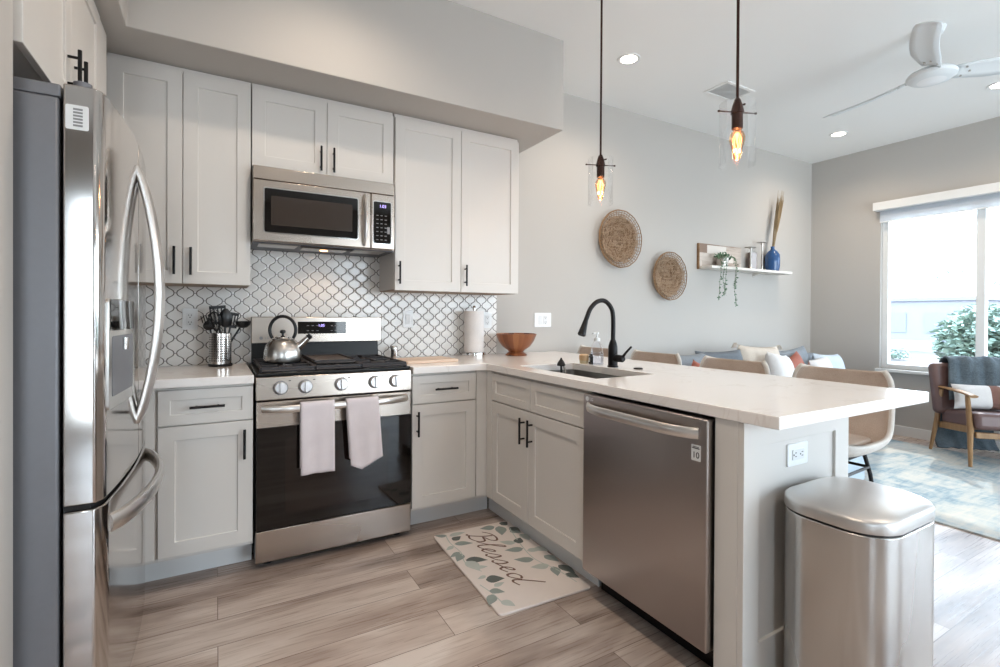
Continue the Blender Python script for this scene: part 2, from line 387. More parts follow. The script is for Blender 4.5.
def cat(pts, n=6, closed=False):
    """Catmull-Rom through points"""
    P = [Vector(p) for p in pts]; out = []; m = len(P)
    for i in range(m if closed else m-1):
        p0 = P[i-1] if (closed or i > 0) else P[i]; p1 = P[i]; p2 = P[(i+1) % m]; p3 = P[(i+2) % m] if (closed or i+2 < m) else p2
        for k in range(n):
            t = k/n; out.append(.5*((2*p1)+(p2-p0)*t+(2*p0-5*p1+4*p2-p3)*t*t+(3*p1-p0-3*p2+p3)*t**3))
    if not closed: out.append(P[-1])
    return out
ORG = {}
def rootorg(o): return ORG.get(o.name, Vector((0, 0, 0)))
def obj(name, bm, mat, parent=None, smooth=35, bevel=0.0, segs=2, loc=None, mats=None):
    """link a bmesh as ONE object. World coordinates are made local to the root thing's origin (or to loc)."""
    o_ = rootorg(parent) if parent is not None else (Vector(loc) if loc is not None else Vector((0, 0, 0)))
    if o_.length > 0: bmesh.ops.translate(bm, verts=bm.verts, vec=-o_)
    bmesh.ops.recalc_face_normals(bm, faces=bm.faces)
    me = bpy.data.meshes.new(name); bm.to_mesh(me); bm.free()
    for m_ in (mats or [mat]): me.materials.append(M[m_] if isinstance(m_, str) else m_)
    if smooth:
        me.shade_smooth(); me.set_sharp_from_angle(angle=math.radians(smooth))
    o = bpy.data.objects.new(name, me); C.objects.link(o)
    if parent is not None: o.parent = parent; ORG[o.name] = o_
    else:
        o.location = o_; ORG[o.name] = o_
    if bevel:
        b = o.modifiers.new('bevel', 'BEVEL'); b.width = bevel; b.segments = segs; b.limit_method = 'ANGLE'; b.angle_limit = math.radians(40)
    return o
def tag(o, label, cat_, group=None):
    o['label'] = label; o['category'] = cat_
    if group: o['group'] = group
    return o
def thing(name, label, cat_, loc=(0, 0, 0), rotz=0, group=None, local=False):
    o = bpy.data.objects.new(name, None); C.objects.link(o); o.location = loc; o.rotation_euler = (0, 0, rotz); o.empty_display_size = .1
    ORG[o.name] = Vector((0, 0, 0)) if local else Vector(loc)
    return tag(o, label, cat_, group)
def struct(name, bm, mat, smooth=0, bevel=0, parent=None, loc=None):
    o = obj(name, bm, mat, parent, smooth, bevel, loc=loc)
    if parent is None: o['kind'] = 'structure'
    return o
def dup(root, loc, rotz, label=None, group=None):
    r = root.copy(); C.objects.link(r); r.location = loc; r.rotation_euler = (0, 0, rotz)
    if label: r['label'] = label
    if group: r['group'] = group
    for ch in list(root.children):
        c = ch.copy(); C.objects.link(c); c.parent = r
        for g in list(ch.children):
            d = g.copy(); C.objects.link(d); d.parent = c
    return r
def text(name, s, size, o, u, v, mat, parent, depth=.0004, align='CENTER'):
    cu = bpy.data.curves.new(name, 'FONT'); cu.body = s; cu.size = size; cu.extrude = depth; cu.align_x = align; cu.align_y = 'CENTER'
    tmp = bpy.data.objects.new(name, cu); C.objects.link(tmp); dg = bpy.context.evaluated_depsgraph_get(); dg.update()
    me = bpy.data.meshes.new_from_object(tmp.evaluated_get(dg)); bpy.data.objects.remove(tmp); bpy.data.curves.remove(cu); me.name = name
    me.materials.clear(); me.materials.append(M[mat]); ob = bpy.data.objects.new(name, me); C.objects.link(ob); ob.parent = parent
    u, v = Vector(u).normalized(), Vector(v).normalized(); n = u.cross(v)
    mt = Matrix((u, v, n)).transposed().to_4x4(); mt.translation = Vector(o)-rootorg(parent); ob.matrix_local = mt
    return ob
# a frame on a face: origin o, u right, z up, n outward
class Face:
    def __init__(s, o, u, n): s.o, s.u, s.n = Vector(o), Vector(u), Vector(n); s.z = Vector((0, 0, 1))
    def p(s, u, v, n=0): return s.o+s.u*u+s.z*v+s.n*n
def fbox(bm, F, u0, u1, v0, v1, n0, n1):
    c = F.p((u0+u1)/2, (v0+v1)/2, (n0+n1)/2); obox(bm, c, F.u, F.n, F.z, u1-u0, n1-n0, v1-v0)
def shaker(bm, F, u0, u1, v0, v1, rail=.062, n0=0., n1=.02, rec=.008):
    """flat-panel shaker front: frame of rails and stiles round a recessed panel"""
    def q(u, v, n): return bm.verts.new(F.p(u, v, n))
    out = [(u0, v0), (u1, v0), (u1, v1), (u0, v1)]; r = rail
    inn = [(u0+r, v0+r), (u1-r, v0+r), (u1-r, v1-r), (u0+r, v1-r)]
    A = [q(u, v, n0) for u, v in out]; B = [q(u, v, n1) for u, v in out]; D = [q(u, v, n1) for u, v in inn]; E_ = [q(u, v, n1-rec) for u, v in inn]
    bm.faces.new(A[::-1]); bm.faces.new(E_)
    for i in range(4):
        j = (i+1) % 4
        bm.faces.new((A[i], A[j], B[j], B[i])); bm.faces.new((B[i], B[j], D[j], D[i])); bm.faces.new((D[i], D[j], E_[j], E_[i]))
def pull(parent, F, u, v, vertical=True, length=.135, n=.02, label=None):
    bm = bm_(); h = length/2; so = h*.62
    if vertical:
        cyl(bm, F.p(u, v-h, n+.03), F.p(u, v+h, n+.03), .0058, seg=12)
        for s in (-so, so): cyl(bm, F.p(u, v+s, n), F.p(u, v+s, n+.03), .0045, seg=10)
    else:
        cyl(bm, F.p(u-h, v, n+.03), F.p(u+h, v, n+.03), .0058, seg=12)
        for s in (-so, so): cyl(bm, F.p(u+s, v, n), F.p(u+s, v, n+.03), .0045, seg=10)
    return obj('handle', bm, 'black', parent)
def door(parent, F, u0, u1, v0, v1, name='door', rail=.062, handle=None, vertical=True):
    bm = bm_(); shaker(bm, F, u0, u1, v0, v1, rail); d = obj(name, bm, 'cab', parent, 30, .0018)
    if handle: pull(d, F, handle[0], handle[1], vertical)
    return d
# ------------------------------------------------------------------ room shell
CZ = 2.985; XR = 5.87; XL = -2.6; YB = -6.2
def wall_with_holes(name, axis, pos, th, a0, a1, z0, z1, holes):
    """wall slab: axis 'x' = plane x=pos .. pos+th running along y; holes (a0,a1,z0,z1)"""
    xs = sorted({a0, a1, *[h[0] for h in holes], *[h[1] for h in holes]}); zs = sorted({z0, z1, *[h[2] for h in holes], *[h[3] for h in holes]})
    cells = set()
    for i in range(len(xs)-1):
        for j in range(len(zs)-1):
            cx, cz = (xs[i]+xs[i+1])/2, (zs[j]+zs[j+1])/2
            if not any(h[0] < cx < h[1] and h[2] < cz < h[3] for h in holes): cells.add((i, j))
    bm = bm_(); slab(bm, xs, zs, cells, pos, pos+th)
    for v in bm.verts:
        a, z, p = v.co; v.co = (p, a, z) if axis == 'x' else (a, p, z)
    return struct(name, bm, 'wall')
bm = bm_(); box(bm, XL-.15, XR+.15, YB-.15, .15, -.12, 0); struct('floor', bm, 'floor')
bm = bm_(); box(bm, XL-.15, XR+.15, YB-.15, .15, CZ, CZ+.12); struct('ceiling', bm, 'ceiling')
bm = bm_(); box(bm, XL-.15, XR+.15, 0, .15, 0, CZ); struct('wall_back', bm, 'wall')
WY0, WY1, WZ0, WZ1 = -2.235, -.695, .665, 2.30
wall_with_holes('wall_right', 'x', XR, .15, YB, 0, 0, CZ, [(WY0, WY1, WZ0, WZ1), (-5.6, -3.4, .06, 2.40)])  # second opening is out of view, added for extra daylight
R2 = (-1.40, -.66, .12, 2.35); R3 = (1.7, 5.7, .06, 2.40)
wall_with_holes('wall_rear', 'y', YB-.15, .15, XL-.15, XR+.15, 0, CZ, [R2, R3])
bm = bm_(); box(bm, XL-.15, XL, YB, 0, 0, CZ); struct('wall_left', bm, 'wall')
bm = bm_(); box(bm, -2.6, -.577, -1.715, -1.592, 0, CZ); struct('wall_left_return', bm, 'wall', bevel=.006)
bm = bm_(); box(bm, -1.50, -1.40, -1.592, 0, 0, CZ); struct('wall_left_alcove', bm, 'wall')
# soffit over the cabinets, turning the corner over the fridge
bm = bm_(); slab(bm, [-1.40, -.487, 1.80], [-1.592, -.603, 0], {(0, 0), (0, 1), (1, 1)}, 2.402, CZ); struct('ceiling_soffit', bm, 'wall', bevel=.004)
# arabesque backsplash
bm = bm_(); box(bm, -1.0, 1.645, -.009, 0, .914, 1.62); o = struct('wall_back_tile', bm, 'tile')
# baseboards
bm = bm_(); box(bm, XR-.014, XR, -3.38, -.002, 0, .10); struct('baseboard_right', bm, 'trim', bevel=.003)
bm = bm_(); box(bm, 1.87, XR-.014, -.014, 0, 0, .10); struct('baseboard_back', bm, 'trim', bevel=.003)
bm = bm_(); box(bm, XL, -.583, -1.727, -1.715, 0, .10); struct('baseboard_left', bm, 'trim', bevel=.003)

def window(n, axis, pos, a0, a1, z0, z1, mull, fw=.05, depth=.07):
    """white vinyl sliding window set in the wall: frame with mullions, one pane per light"""
    def bx(bm, p0, p1, b0, b1, c0, c1):
        if axis == 'x': box(bm, p0, p1, b0, b1, c0, c1)
        else: box(bm, b0, b1, p0, p1, c0, c1)
    bm = bm_(); p0, p1 = pos, pos+depth
    bx(bm, p0, p1, a0, a0+fw, z0, z1); bx(bm, p0, p1, a1-fw, a1, z0, z1); bx(bm, p0, p1, a0+fw, a1-fw, z0, z0+fw); bx(bm, p0, p1, a0+fw, a1-fw, z1-fw, z1)
    for m in mull: bx(bm, p0-.004, p1+.002, m-.032, m+.032, z0+fw, z1-fw)
    w = struct('window_%d' % n, bm, 'trim', bevel=.003)
    es = [a0+fw]+[q for m in mull for q in (m-.032, m+.032)]+[a1-fw]
    for i in range(0, len(es), 2):
        bm = bm_(); bx(bm, pos+.03, pos+.034, es[i], es[i+1], z0+fw, z1-fw); obj('pane', bm, 'pane', w, 0)
    return w
w1 = window(1, 'x', XR+.045, WY0, WY1, WZ0, WZ1, [-1.465])
bm = bm_(); box(bm, XR-.035, XR+.046, WY0-.03, WY1+.03, WZ0-.03, WZ0); struct('window_1_sill', bm, 'trim', bevel=.004)
window(2, 'y', YB-.11, R2[0], R2[1], R2[2], R2[3], [])
window(3, 'y', YB-.11, R3[0], R3[1], R3[2], R3[3], [3.05, 4.4])
window(4, 'x', XR+.045, -5.6, -3.4, .06, 2.40, [-4.5])  # unseen window, added to brighten floor and ceiling with daylight

# roller shade
rs = thing('roller_shade', 'white roller shade pulled almost fully up over the bright window', 'window shade', (XR-.05, -1.465, 2.2))
bm = bm_(); box(bm, XR-.085, XR-.003, -2.30, -.655, 2.305, 2.388); obj('cassette', bm, 'trim', rs, 0, .004)
bm = bm_(); box(bm, XR-.032, XR-.029, -2.275, -.70, 2.185, 2.31); obj('shade_fabric', bm, 'sheer', rs, 0)
bm = bm_(); cyl(bm, (XR-.0305, -2.275, 2.185), (XR-.0305, -.70, 2.185), .006, seg=10); obj('hem_bar', bm, 'trim', rs)

# ------------------------------------------------------------------ refrigerator
fr = thing('refrigerator', 'tall stainless french door refrigerator with grey side at the left edge', 'refrigerator', (-.8, -1.115, 0))
Y0, Y1 = -1.572, -.655
bm = bm_(); box(bm, -1.33, -.50, Y0, Y1, .03, 1.735); obj('cabinet_body', bm, 'fridgeside', fr, 30, .006)
bm = bm_(); box(bm, -1.30, -.497, Y0+.002, Y1-.002, 1.736, 1.768); obj('top_cover', bm, 'fridgeside', fr, 30, .004)
bm = bm_(); box(bm, -.51, -.462, Y0+.01, Y1-.01, .02, .07); obj('toe_grille', bm, 'blackplastic', fr, 30, .004)
for yy in (Y0+.03, Y1-.03):
    for xx in (-1.27, -.56):
        bm = bm_(); cyl(bm, (xx, yy, 0), (xx, yy, .032), .022, seg=14); obj('foot', bm, 'blackplastic', fr)
def fx(y):                                                     # bowed door front
    u = (y-(Y0+Y1)/2)/((Y1-Y0)/2); e = min(1, (1-abs(u))/.055); return -.415+.027*(1-u*u)-.014*(1-e)**2
def bowed(bm, y0, y1, z0, z1, xb=-.492, n=28):
    ys = [y0+(y1-y0)*i/n for i in range(n+1)]; poly = [(y, fx(y)) for y in ys]+[(y1, xb), (y0, xb)]
    prism(bm, poly, (0, 0, z0), (0, 1, 0), (1, 0, 0), (0, 0, 1), z1-z0)
ym = (Y0+Y1)/2
DY = [(Y0, ym-.003), (ym+.003, Y1)]
doors = []
for (a, b) in DY:
    bm = bm_(); bowed(bm, a, b, .705, 1.772); doors.append(obj('door', bm, 'fridge', fr, 35, .004, 3))
bm = bm_(); bowed(bm, Y0, Y1, .075, .690); drawer = obj('freezer_drawer', bm, 'fridge', fr, 35, .004, 3)
bm = bm_(); bowed(bm, Y0+.01, Y1-.01, .691, .704, n=20)
for v in bm.verts:
    if v.co.x > -.47: v.co.x -= .02
obj('door_gasket', bm, 'rubber', fr)
for d, s in zip(doors, (-1, 1)):
    bm = bm_(); y = ym+s*.034; pts = []
    for i in range(25):
        t = i/24; pts.append((fx(y)-.004+.064*math.sin(PI*t)**.75, y, .83+(1.685-.83)*t))
    tube(bm, pts, [.021]*25, 12, flat=.62)
    obj('handle', bm, 'satin', d)
bm = bm_(); pts = []
for i in range(25):
    t = i/24; y = -1.50+(-.73+1.50)*t; pts.append((fx(y)-.004+.060*math.sin(PI*t)**.6, y, .622))
tube(bm, pts, [.014]*25, 12, flat=1.9)
obj('handle', bm, 'satin', drawer)
for yy in (Y0+.05, Y1-.05):
    bm = bm_(); cyl(bm, (-.462, yy, 1.765), (-.462, yy, 1.795), .020, seg=16); obj('hinge_cap', bm, 'fridgeside', fr)
# water dispenser in the near door
bm = bm_(); yy0, yy1 = -1.535, -1.235
ud = Vector((fx(yy1)-fx(yy0), yy1-yy0, 0)).normalized(); nd = Vector((ud.y, -ud.x, 0)); od = Vector((fx(yy0), yy0, 0))+nd*.0045-ud*yy0
prism(bm, rrect(yy1-yy0, .30, .012, 4, (yy0+yy1)/2, 1.085), od-nd*.008, ud, (0, 0, 1), nd, .009); dp = obj('dispenser', bm, 'steelv', doors[0], 30, .002)
bm = bm_(); prism(bm, rrect(.27, .085, .006, 4, (yy0+yy1)/2, 1.190), od+nd*.001, ud, (0, 0, 1), nd, .0012); obj('display', bm, 'blackglass', doors[0], 30)
bm = bm_(); prism(bm, rrect(.24, .165, .01, 4, (yy0+yy1)/2, 1.05), od+nd*.001, ud, (0, 0, 1), nd, .0010); obj('alcove', bm, 'fridgeside', doors[0], 30)
bm = bm_(); cyl(bm, (-.390, -1.385, 1.125), (-.390, -1.385, 1.09), .010, .008, 12); obj('spout', bm, 'polish', doors[0])
bm = bm_(); prism(bm, rrect(.046, .062, .004, 3, -.464, 1.690), (0, Y0-.0006, 0), (1, 0, 0), (0, 0, 1), (0, 1, 0), .0006); st = obj('sticker', bm, 'offwhite', doors[0], 0)
bm = bm_()
for k in range(6): box(bm, -.472, -.453, Y0-.0011, Y0-.0004, 1.667+k*.0082, 1.672+k*.0082)
obj('printed_lines', bm, 'greyprint', doors[0], 0)

# cabinet over the fridge
F = Face((-.583, 0, -.022), (0, 1, 0), (1, 0, 0))
oc = thing('wall_cabinet', 'pale grey two door cabinet above the refrigerator', 'cabinet', (-.9, -1.1, 1.87))
bm = bm_(); box(bm, -1.33, -.584, -1.588, -.53, 1.850, 2.40); obj('cabinet_body', bm, 'cabside', oc, 0, .001)
bm = bm_(); fbox(bm, F, -.668, -.53, 1.795, 2.40, 0, .019); obj('filler_strip', bm, 'cab', oc, 0, .0015)
door(oc, F, -1.585, -1.132, 1.868, 2.405, handle=(-1.172, 1.98)); door(oc, F, -1.128, -.672, 1.868, 2.405, handle=(-1.088, 1.98))

# ------------------------------------------------------------------ wall cabinets
F = Face((0, -.31, 0), (1, 0, 0), (0, -1, 0))
def upper(label, x0, x1, xm, zb, hz, top=2.40):
    t = thing('wall_cabinet', label, 'cabinet', ((x0+x1)/2, -.16, zb))
    bm = bm_(); box(bm, x0, x1, -.309, -.010, zb+.006, top); obj('cabinet_body', bm, 'cabside', t, 0, .001)
    bm = bm_(); box(bm, x0+.004, x1-.004, -.318, -.012, zb, zb+.006); obj('underside', bm, 'cabbot', t, 0)
    door(t, F, x0+.001, xm-.0015, zb, 2.375, handle=(xm-.034, hz)); door(t, F, xm+.0015, x1-.001, zb, 2.375, handle=(xm+.034, hz))
    return t
upper('pale grey two door wall cabinet between refrigerator and microwave', -.596, -.003, -.300, 1.343, 1.452)
upper('short pale grey two door wall cabinet directly above the microwave', .001, .755, .375, 1.965, 2.05)
t = thing('wall_cabinet', 'pale grey two door wall cabinet to the right of the microwave', 'cabinet', (1.2, -.16, 1.343))
bm = bm_(); box(bm, .765, 1.634, -.309, -.010, 1.349, 2.40); obj('cabinet_body', bm, 'cabside', t, 0, .001)
bm = bm_(); box(bm, .769, 1.630, -.318, -.012, 1.343, 1.349); obj('underside', bm, 'cabbot', t, 0)
door(t, F, .766, 1.1985, 1.343, 2.375, handle=(.789, 1.447)); door(t, F, 1.2015, 1.633, 1.343, 2.375, handle=(1.228, 1.449))

# ------------------------------------------------------------------ base cabinets
FB = Face((0, -.615, 0), (1, 0, 0), (0, -1, 0))
t = thing('base_cabinet', 'pale grey base cabinet with drawer between refrigerator and range', 'cabinet', (-.2, -.3, 0))
bm = bm_(); box(bm, -.43, -.006, -.614, -.012, .118, .875); obj('cabinet_body', bm, 'cabside', t, 0)
bm = bm_(); box(bm, -.43, -.006, -.515, -.05, 0, .118); obj('toe_kick', bm, 'toe', t, 0)
bm = bm_(); fbox(bm, FB, -.43, -.385, .138, .872, .0, .02); obj('filler_strip', bm, 'cab', t, 0, .0015)
d = door(t, FB, -.374, -.0085, .709, .862, 'drawer', .045, (-.19, .785), False)
door(t, FB, -.374, -.0085, .138, .703, handle=(-.044, .600))
t = thing('base_cabinet', 'pale grey base cabinet with drawer in the corner beside the range', 'cabinet', (1.2, -.3, 0))
bm = bm_(); box(bm, .764, 1.244, -.614, -.012, .118, .875); obj('cabinet_body', bm, 'cabside', t, 0)
bm = bm_(); box(bm, .764, 1.30, -.515, -.05, 0, .118); obj('toe_kick', bm, 'toe', t, 0)
bm = bm_(); box(bm, 1.160, 1.234, -.634, -.614, .138, .875); obj('filler_strip', bm, 'cab', t, 0, .0015)
door(t, FB, .768, 1.155, .709, .862, 'drawer', .045, (.960, .785), False)
door(t, FB, .768, 1.155, .138, .703, handle=(.795, .602))
# sink cabinet, facing the range side
FP = Face((1.245, 0, 0), (0, -1, 0), (-1, 0, 0))
t = thing('sink_cabinet', 'pale grey double door sink cabinet in the peninsula beside dishwasher', 'cabinet', (1.5, -1.1, 0))
bm = bm_(); box(bm, 1.246, 1.838, -1.545, -.636, .118, .655); box(bm, 1.246, 1.262, -1.545, -.636, .655, .875); box(bm, 1.262, 1.838, -1.545, -1.53, .655, .875); box(bm, 1.262, 1.838, -.655, -.636, .655, .875); box(bm, 1.82, 1.838, -1.53, -.655, .655, .875)
obj('cabinet_body', bm, 'cabside', t, 0)
bm = bm_(); box(bm, 1.308, 1.78, -1.53, -.516, 0, .118); obj('toe_kick', bm, 'toe', t, 0)
bm = bm_(); box(bm, 1.225, 1.246, -.695, -.640, .13, .872); obj('filler_strip', bm, 'cab', t, 0, .0015)
door(t, FP, .700, 1.1015, .708, .862, 'drawer_front', .042); door(t, FP, 1.1045, 1.535, .708, .862, 'drawer_front', .042)
door(t, FP, .700, 1.0805, .130, .702, handle=(1.048, .602)); door(t, FP, 1.0835, 1.535, .130, .702, handle=(1.121, .602))
# peninsula end
t = thing('peninsula_end', 'pale grey panelled peninsula end standing behind the trash can', 'cabinet end panel', (1.5, -2.25, 0))
bm = bm_(); box(bm, 1.222, 1.834, -2.252, -2.172, 0, .875); obj('end_post', bm, 'cabside', t, 0, .002)
bm = bm_(); box(bm, 1.839, 1.852, -2.252, -.02, 0, .875); tag(obj('peninsula_back_panel', bm, 'cabside', None, 0, .002, loc=(1.845, -1.1, 0)), 'pale grey back panel of the peninsula behind the bar stools', 'cabinet panel')
FE = Face((0, -2.2525, 0), (1, 0, 0), (0, -1, 0))
bm = bm_()
def q(u, v, n): return bm.verts.new(FE.p(u, v, n))
u0, u1, v0, v1 = 1.222, 1.834, .02, .874; a0, a1, b0, b1 = 1.300, 1.745, .185, .795
A = [q(u, v, 0) for u, v in ((u0, v0), (u1, v0), (u1, v1), (u0, v1))]; B = [q(u, v, .02) for u, v in ((u0, v0), (u1, v0), (u1, v1), (u0, v1))]
D = [q(u, v, .02) for u, v in ((a0, b0), (a1, b0), (a1, b1), (a0, b1))]; G = [q(u, v, .010) for u, v in ((a0, b0), (a1, b0), (a1, b1), (a0, b1))]
bm.faces.new(A[::-1]); bm.faces.new(G)
for i in range(4):
    j = (i+1) % 4; bm.faces.new((A[i], A[j], B[j], B[i])); bm.faces.new((B[i], B[j], D[j], D[i])); bm.faces.new((D[i], D[j], G[j], G[i]))
obj('shaker_panel', bm, 'cab', t, 0, .0018)

# ------------------------------------------------------------------ countertops
bm = bm_(); box(bm, -1.38, -.006, -.66, -.010, .876, .914); tag(obj('countertop', bm, 'quartz', None, 0, .003, loc=(-.4, -.3, .876)), 'short white quartz countertop left of the range under the utensil holder', 'countertop')
bm = bm_(); xs = [.763, 1.212, 1.322, 1.692, 2.18]; ys = [-2.385, -1.49, -.855, -.66, -.010]
cells = {(i, j) for i in range(1, 4) for j in range(4)} | {(0, 3)}; cells.discard((2, 1))
slab(bm, xs, ys, cells, .876, .914); tag(obj('countertop', bm, 'quartz', None, 0, .003, loc=(1.6, -1.2, .876)), 'large white quartz L-shaped countertop running along the peninsula with the sink', 'countertop')

# sink
sk = thing('kitchen_sink', 'dark stainless undermount sink set into the peninsula countertop', 'sink', (1.51, -1.137, .68))
bm = bm_(); bx0, bx1, by0, by1, zb, zt = 1.319, 1.695, -1.493, -.852, .680, .8755
P0 = rrect(bx1-bx0, by1-by0, .03, 5, (bx0+bx1)/2, (by0+by1)/2); P1 = rrect(bx1-bx0+.004, by1-by0+.004, .032, 5, (bx0+bx1)/2, (by0+by1)/2)
it = [bm.verts.new((x, y, zt)) for x, y in P0]; ib = [bm.verts.new((x, y, zb+.004)) for x, y in P0]; ot = [bm.verts.new((x, y, zt)) for x, y in P1]; ob_ = [bm.verts.new((x, y, zb)) for x, y in P1]
n = len(it)
for i in range(n):
    j = (i+1) % n; bm.faces.new((it[i], it[j], ib[j], ib[i])); bm.faces.new((ot[i], ot[j], ob_[j], ob_[i])); bm.faces.new((it[i], it[j], ot[j], ot[i]))
bm.faces.new(ib); bm.faces.new(ob_); obj('basin', bm, 'sink', sk)
bm = bm_(); lathe(bm, [(.056, .0), (.056, .004), (.040, .005), (.036, .002), (0, .002)], (1.51, -1.137, .684), 28); obj('drain', bm, 'polish', sk)
# ------------------------------------------------------------------ range
rg = thing('gas_range', 'stainless freestanding gas range with dark glass oven door', 'range', (.38, -.33, 0))
RX0, RX1 = .003, .757
bm = bm_(); box(bm, RX0, RX1, -.618, -.03, .03, .905); obj('body', bm, 'enamel', rg, 30, .003)
for xx in (.06, .70):
    for yy in (-.58, -.1):
        bm = bm_(); cyl(bm, (xx, yy, 0), (xx, yy, .031), .018, seg=12); obj('foot', bm, 'blackplastic', rg)
bm = bm_(); box(bm, RX0, RX1, -.648, -.619, .030, .178); obj('storage_drawer', bm, 'steel', rg, 30, .004)
bm = bm_(); box(bm, RX0+.002, RX1-.002, -.652, -.619, .184, .785); dr = obj('oven_door', bm, 'steel', rg, 30, .004)
bm = bm_(); box(bm, RX0+.002, RX1-.002, -.656, -.650, .185, .664); obj('oven_glass', bm, 'blackglass', dr, 30, .002)
bm = bm_(); fr_ = [(.13, .24), (.63, .24), (.63, .61), (.13, .61)]
prism(bm, rrect(.50, .36, .02, 5, .38, .425), (0, -.6563, 0), (1, 0, 0), (0, 0, 1), (0, -1, 0), .0006); obj('oven_window', bm, paint('oven_window_tint', '#1d1512', .06, .02), dr, 0)
bm = bm_(); pts = []
for i in range(29):
    tt = i/28; x = .030+.70*tt; pts.append((x, -.655-.052*min(1, (math.sin(PI*tt)*1.9))**.6, .752))
tube(bm, pts, .0095, 12, flat=1.9); obj('handle', bm, 'satin', dr)
# control panel, slightly raked
bm = bm_(); prism(bm, [(-.655, .792), (-.655, .80), (-.645, .899), (-.56, .905), (-.56, .792)], (RX0, 0, 0), (0, 1, 0), (0, 0, 1), (1, 0, 0), RX1-RX0); obj('control_panel', bm, 'steel', rg, 30, .003)
for k, xx in enumerate((.108, .219, .388, .557, .666)):
    n = Vector((0, -1, .10)).normalized(); c = Vector((xx, -.650, .846))
    bm = bm_(); cyl(bm, c, c+n*.006, .0335, .0325, 28); obj('knob_ring', bm, 'greyprint', rg)  # ring toned grey to stand in for the dark shadow round the knob
    bm = bm_(); cyl(bm, c+n*.006, c+n*.030, .0295, .0265, 28); kn = obj('knob', bm, 'knob', rg, 35, .002)
    bm = bm_(); obox(bm, c+n*.036, (1, 0, 0), n, n.cross(Vector((1, 0, 0))), .013, .014, .052); obj('knob_grip', bm, 'knob', kn, 35, .002)
    bm = bm_(); cc = c+Vector((.040, -.0008, .032)); obox(bm, cc, (1, 0, 0), n, n.cross(Vector((1, 0, 0))), .010, .0012, .004); obj('burner_mark', bm, 'ink', rg, 0)
# cooktop
bm = bm_(); prism(bm, rrect(.752, .575, .012, 4, .38, -.355), (0, 0, .9055), (1, 0, 0), (0, 1, 0), (0, 0, 1), .012); obj('cooktop', bm, 'enamel', rg, 30, .003)
def burner(x, y, r):
    bm = bm_(); lathe(bm, [(r+.012, 0), (r+.010, .008), (r, .010)], (x, y, .917), 24); b = obj('burner', bm, 'silver', rg)
    bm = bm_(); lathe(bm, [(r, .0), (r, .008), (r-.006, .011), (0, .011)], (x, y, .927), 24); obj('burner_cap', bm, 'castiron', b)
for x, y, r in ((.145, -.50, .036), (.145, -.22, .028), (.615, -.50, .044), (.615, -.22, .028), (.38, -.36, .034)): burner(x, y, r)
def grate(x0, x1):
    bm = bm_(); y0, y1, z = -.625, -.085, .943; w = .011
    def bar(a, b, c, d): box(bm, min(a, c)-(w/2 if a == c else 0), max(a, c)+(w/2 if a == c else 0), min(b, d)-(w/2 if b == d else 0), max(b, d)+(w/2 if b == d else 0), z-.012, z)
    bar(x0, y0, x0, y1); bar(x1, y0, x1, y1); bar(x0, y0, x1, y0); bar(x0, y1, x1, y1); bar(x0, -.355, x1, -.355)
    xm = (x0+x1)/2
    for yc in (-.50, -.22):
        bar(xm, yc-.13, xm, yc-.035); bar(xm, yc+.035, xm, yc+.13); bar(x0, yc, xm-.035, yc); bar(xm+.035, yc, x1, yc)
    for xx in (x0, x1):
        for yy in (y0+.012, y1-.012): box(bm, xx-.009, xx+.009, yy-.009, yy+.009, .917, z-.01)
    # sloping front lip
    prism(bm, [(y0-.012, .925), (y0+.006, .943), (y0+.006, .931), (y0-.006, .919)], (x0, 0, 0), (0, 1, 0), (0, 0, 1), (1, 0, 0), x1-x0)
    return obj('grate', bm, 'castiron', rg, 30, .002)
grate(.028, .262); grate(.498, .732); grate(.272, .488)
bm = bm_(); prism(bm, rrect(.205, .42, .015, 4, .38, -.35), (0, 0, .9435), (1, 0, 0), (0, 1, 0), (0, 0, 1), .012); gp = obj('griddle', bm, 'griddle', rg, 30, .003)
bm = bm_()
for a, b, c, d in ((.2775, .2835, -.56, -.14), (.4765, .4825, -.56, -.14), (.2775, .4825, -.566, -.56), (.2775, .4825, -.14, -.134)): box(bm, a, b, c, d, .9555, .962)
obj('griddle_rim', bm, 'castiron', gp, 30)
# backguard
bm = bm_(); prism(bm, [(-.014, .905), (-.075, .905), (-.060, 1.030), (-.014, 1.030)], (RX0+.015, 0, 0), (0, 1, 0), (0, 0, 1), (1, 0, 0), .724); obj('rear_vent', bm, 'enamel', rg, 30, .002)
bm = bm_(); box(bm, RX0+.012, .7625, -.068, -.014, 1.028, 1.180); bg = obj('backguard', bm, 'steel', rg, 30, .004)
bm = bm_(); box(bm, .262, .540, -.0705, -.0675, 1.080, 1.152); dsp = obj('display', bm, 'blackglass', bg, 0)
text('clock_digits', '1:05', .022, (.395, -.0708, 1.128), (1, 0, 0), (0, 0, 1), 'led', bg)
bm = bm_()
for r_ in range(2):
    for xx in (.318, .345, .372, .455, .478, .505): box(bm, xx-.006, xx+.006, -.0713, -.0704, 1.098+r_*.030-.0015, 1.098+r_*.030+.0015)
obj('touch_keys', bm, 'greyprint', bg, 0)
text('logo', 'LG', .020, (.097, -.0683, 1.058), (1, 0, 0), (0, 0, 1), 'greyprint', bg)
bm = bm_(); cyl(bm, (.066, -.0680, 1.058), (.066, -.0688, 1.058), .0095, seg=20); obj('logo_disc', bm, 'greyprint', bg)

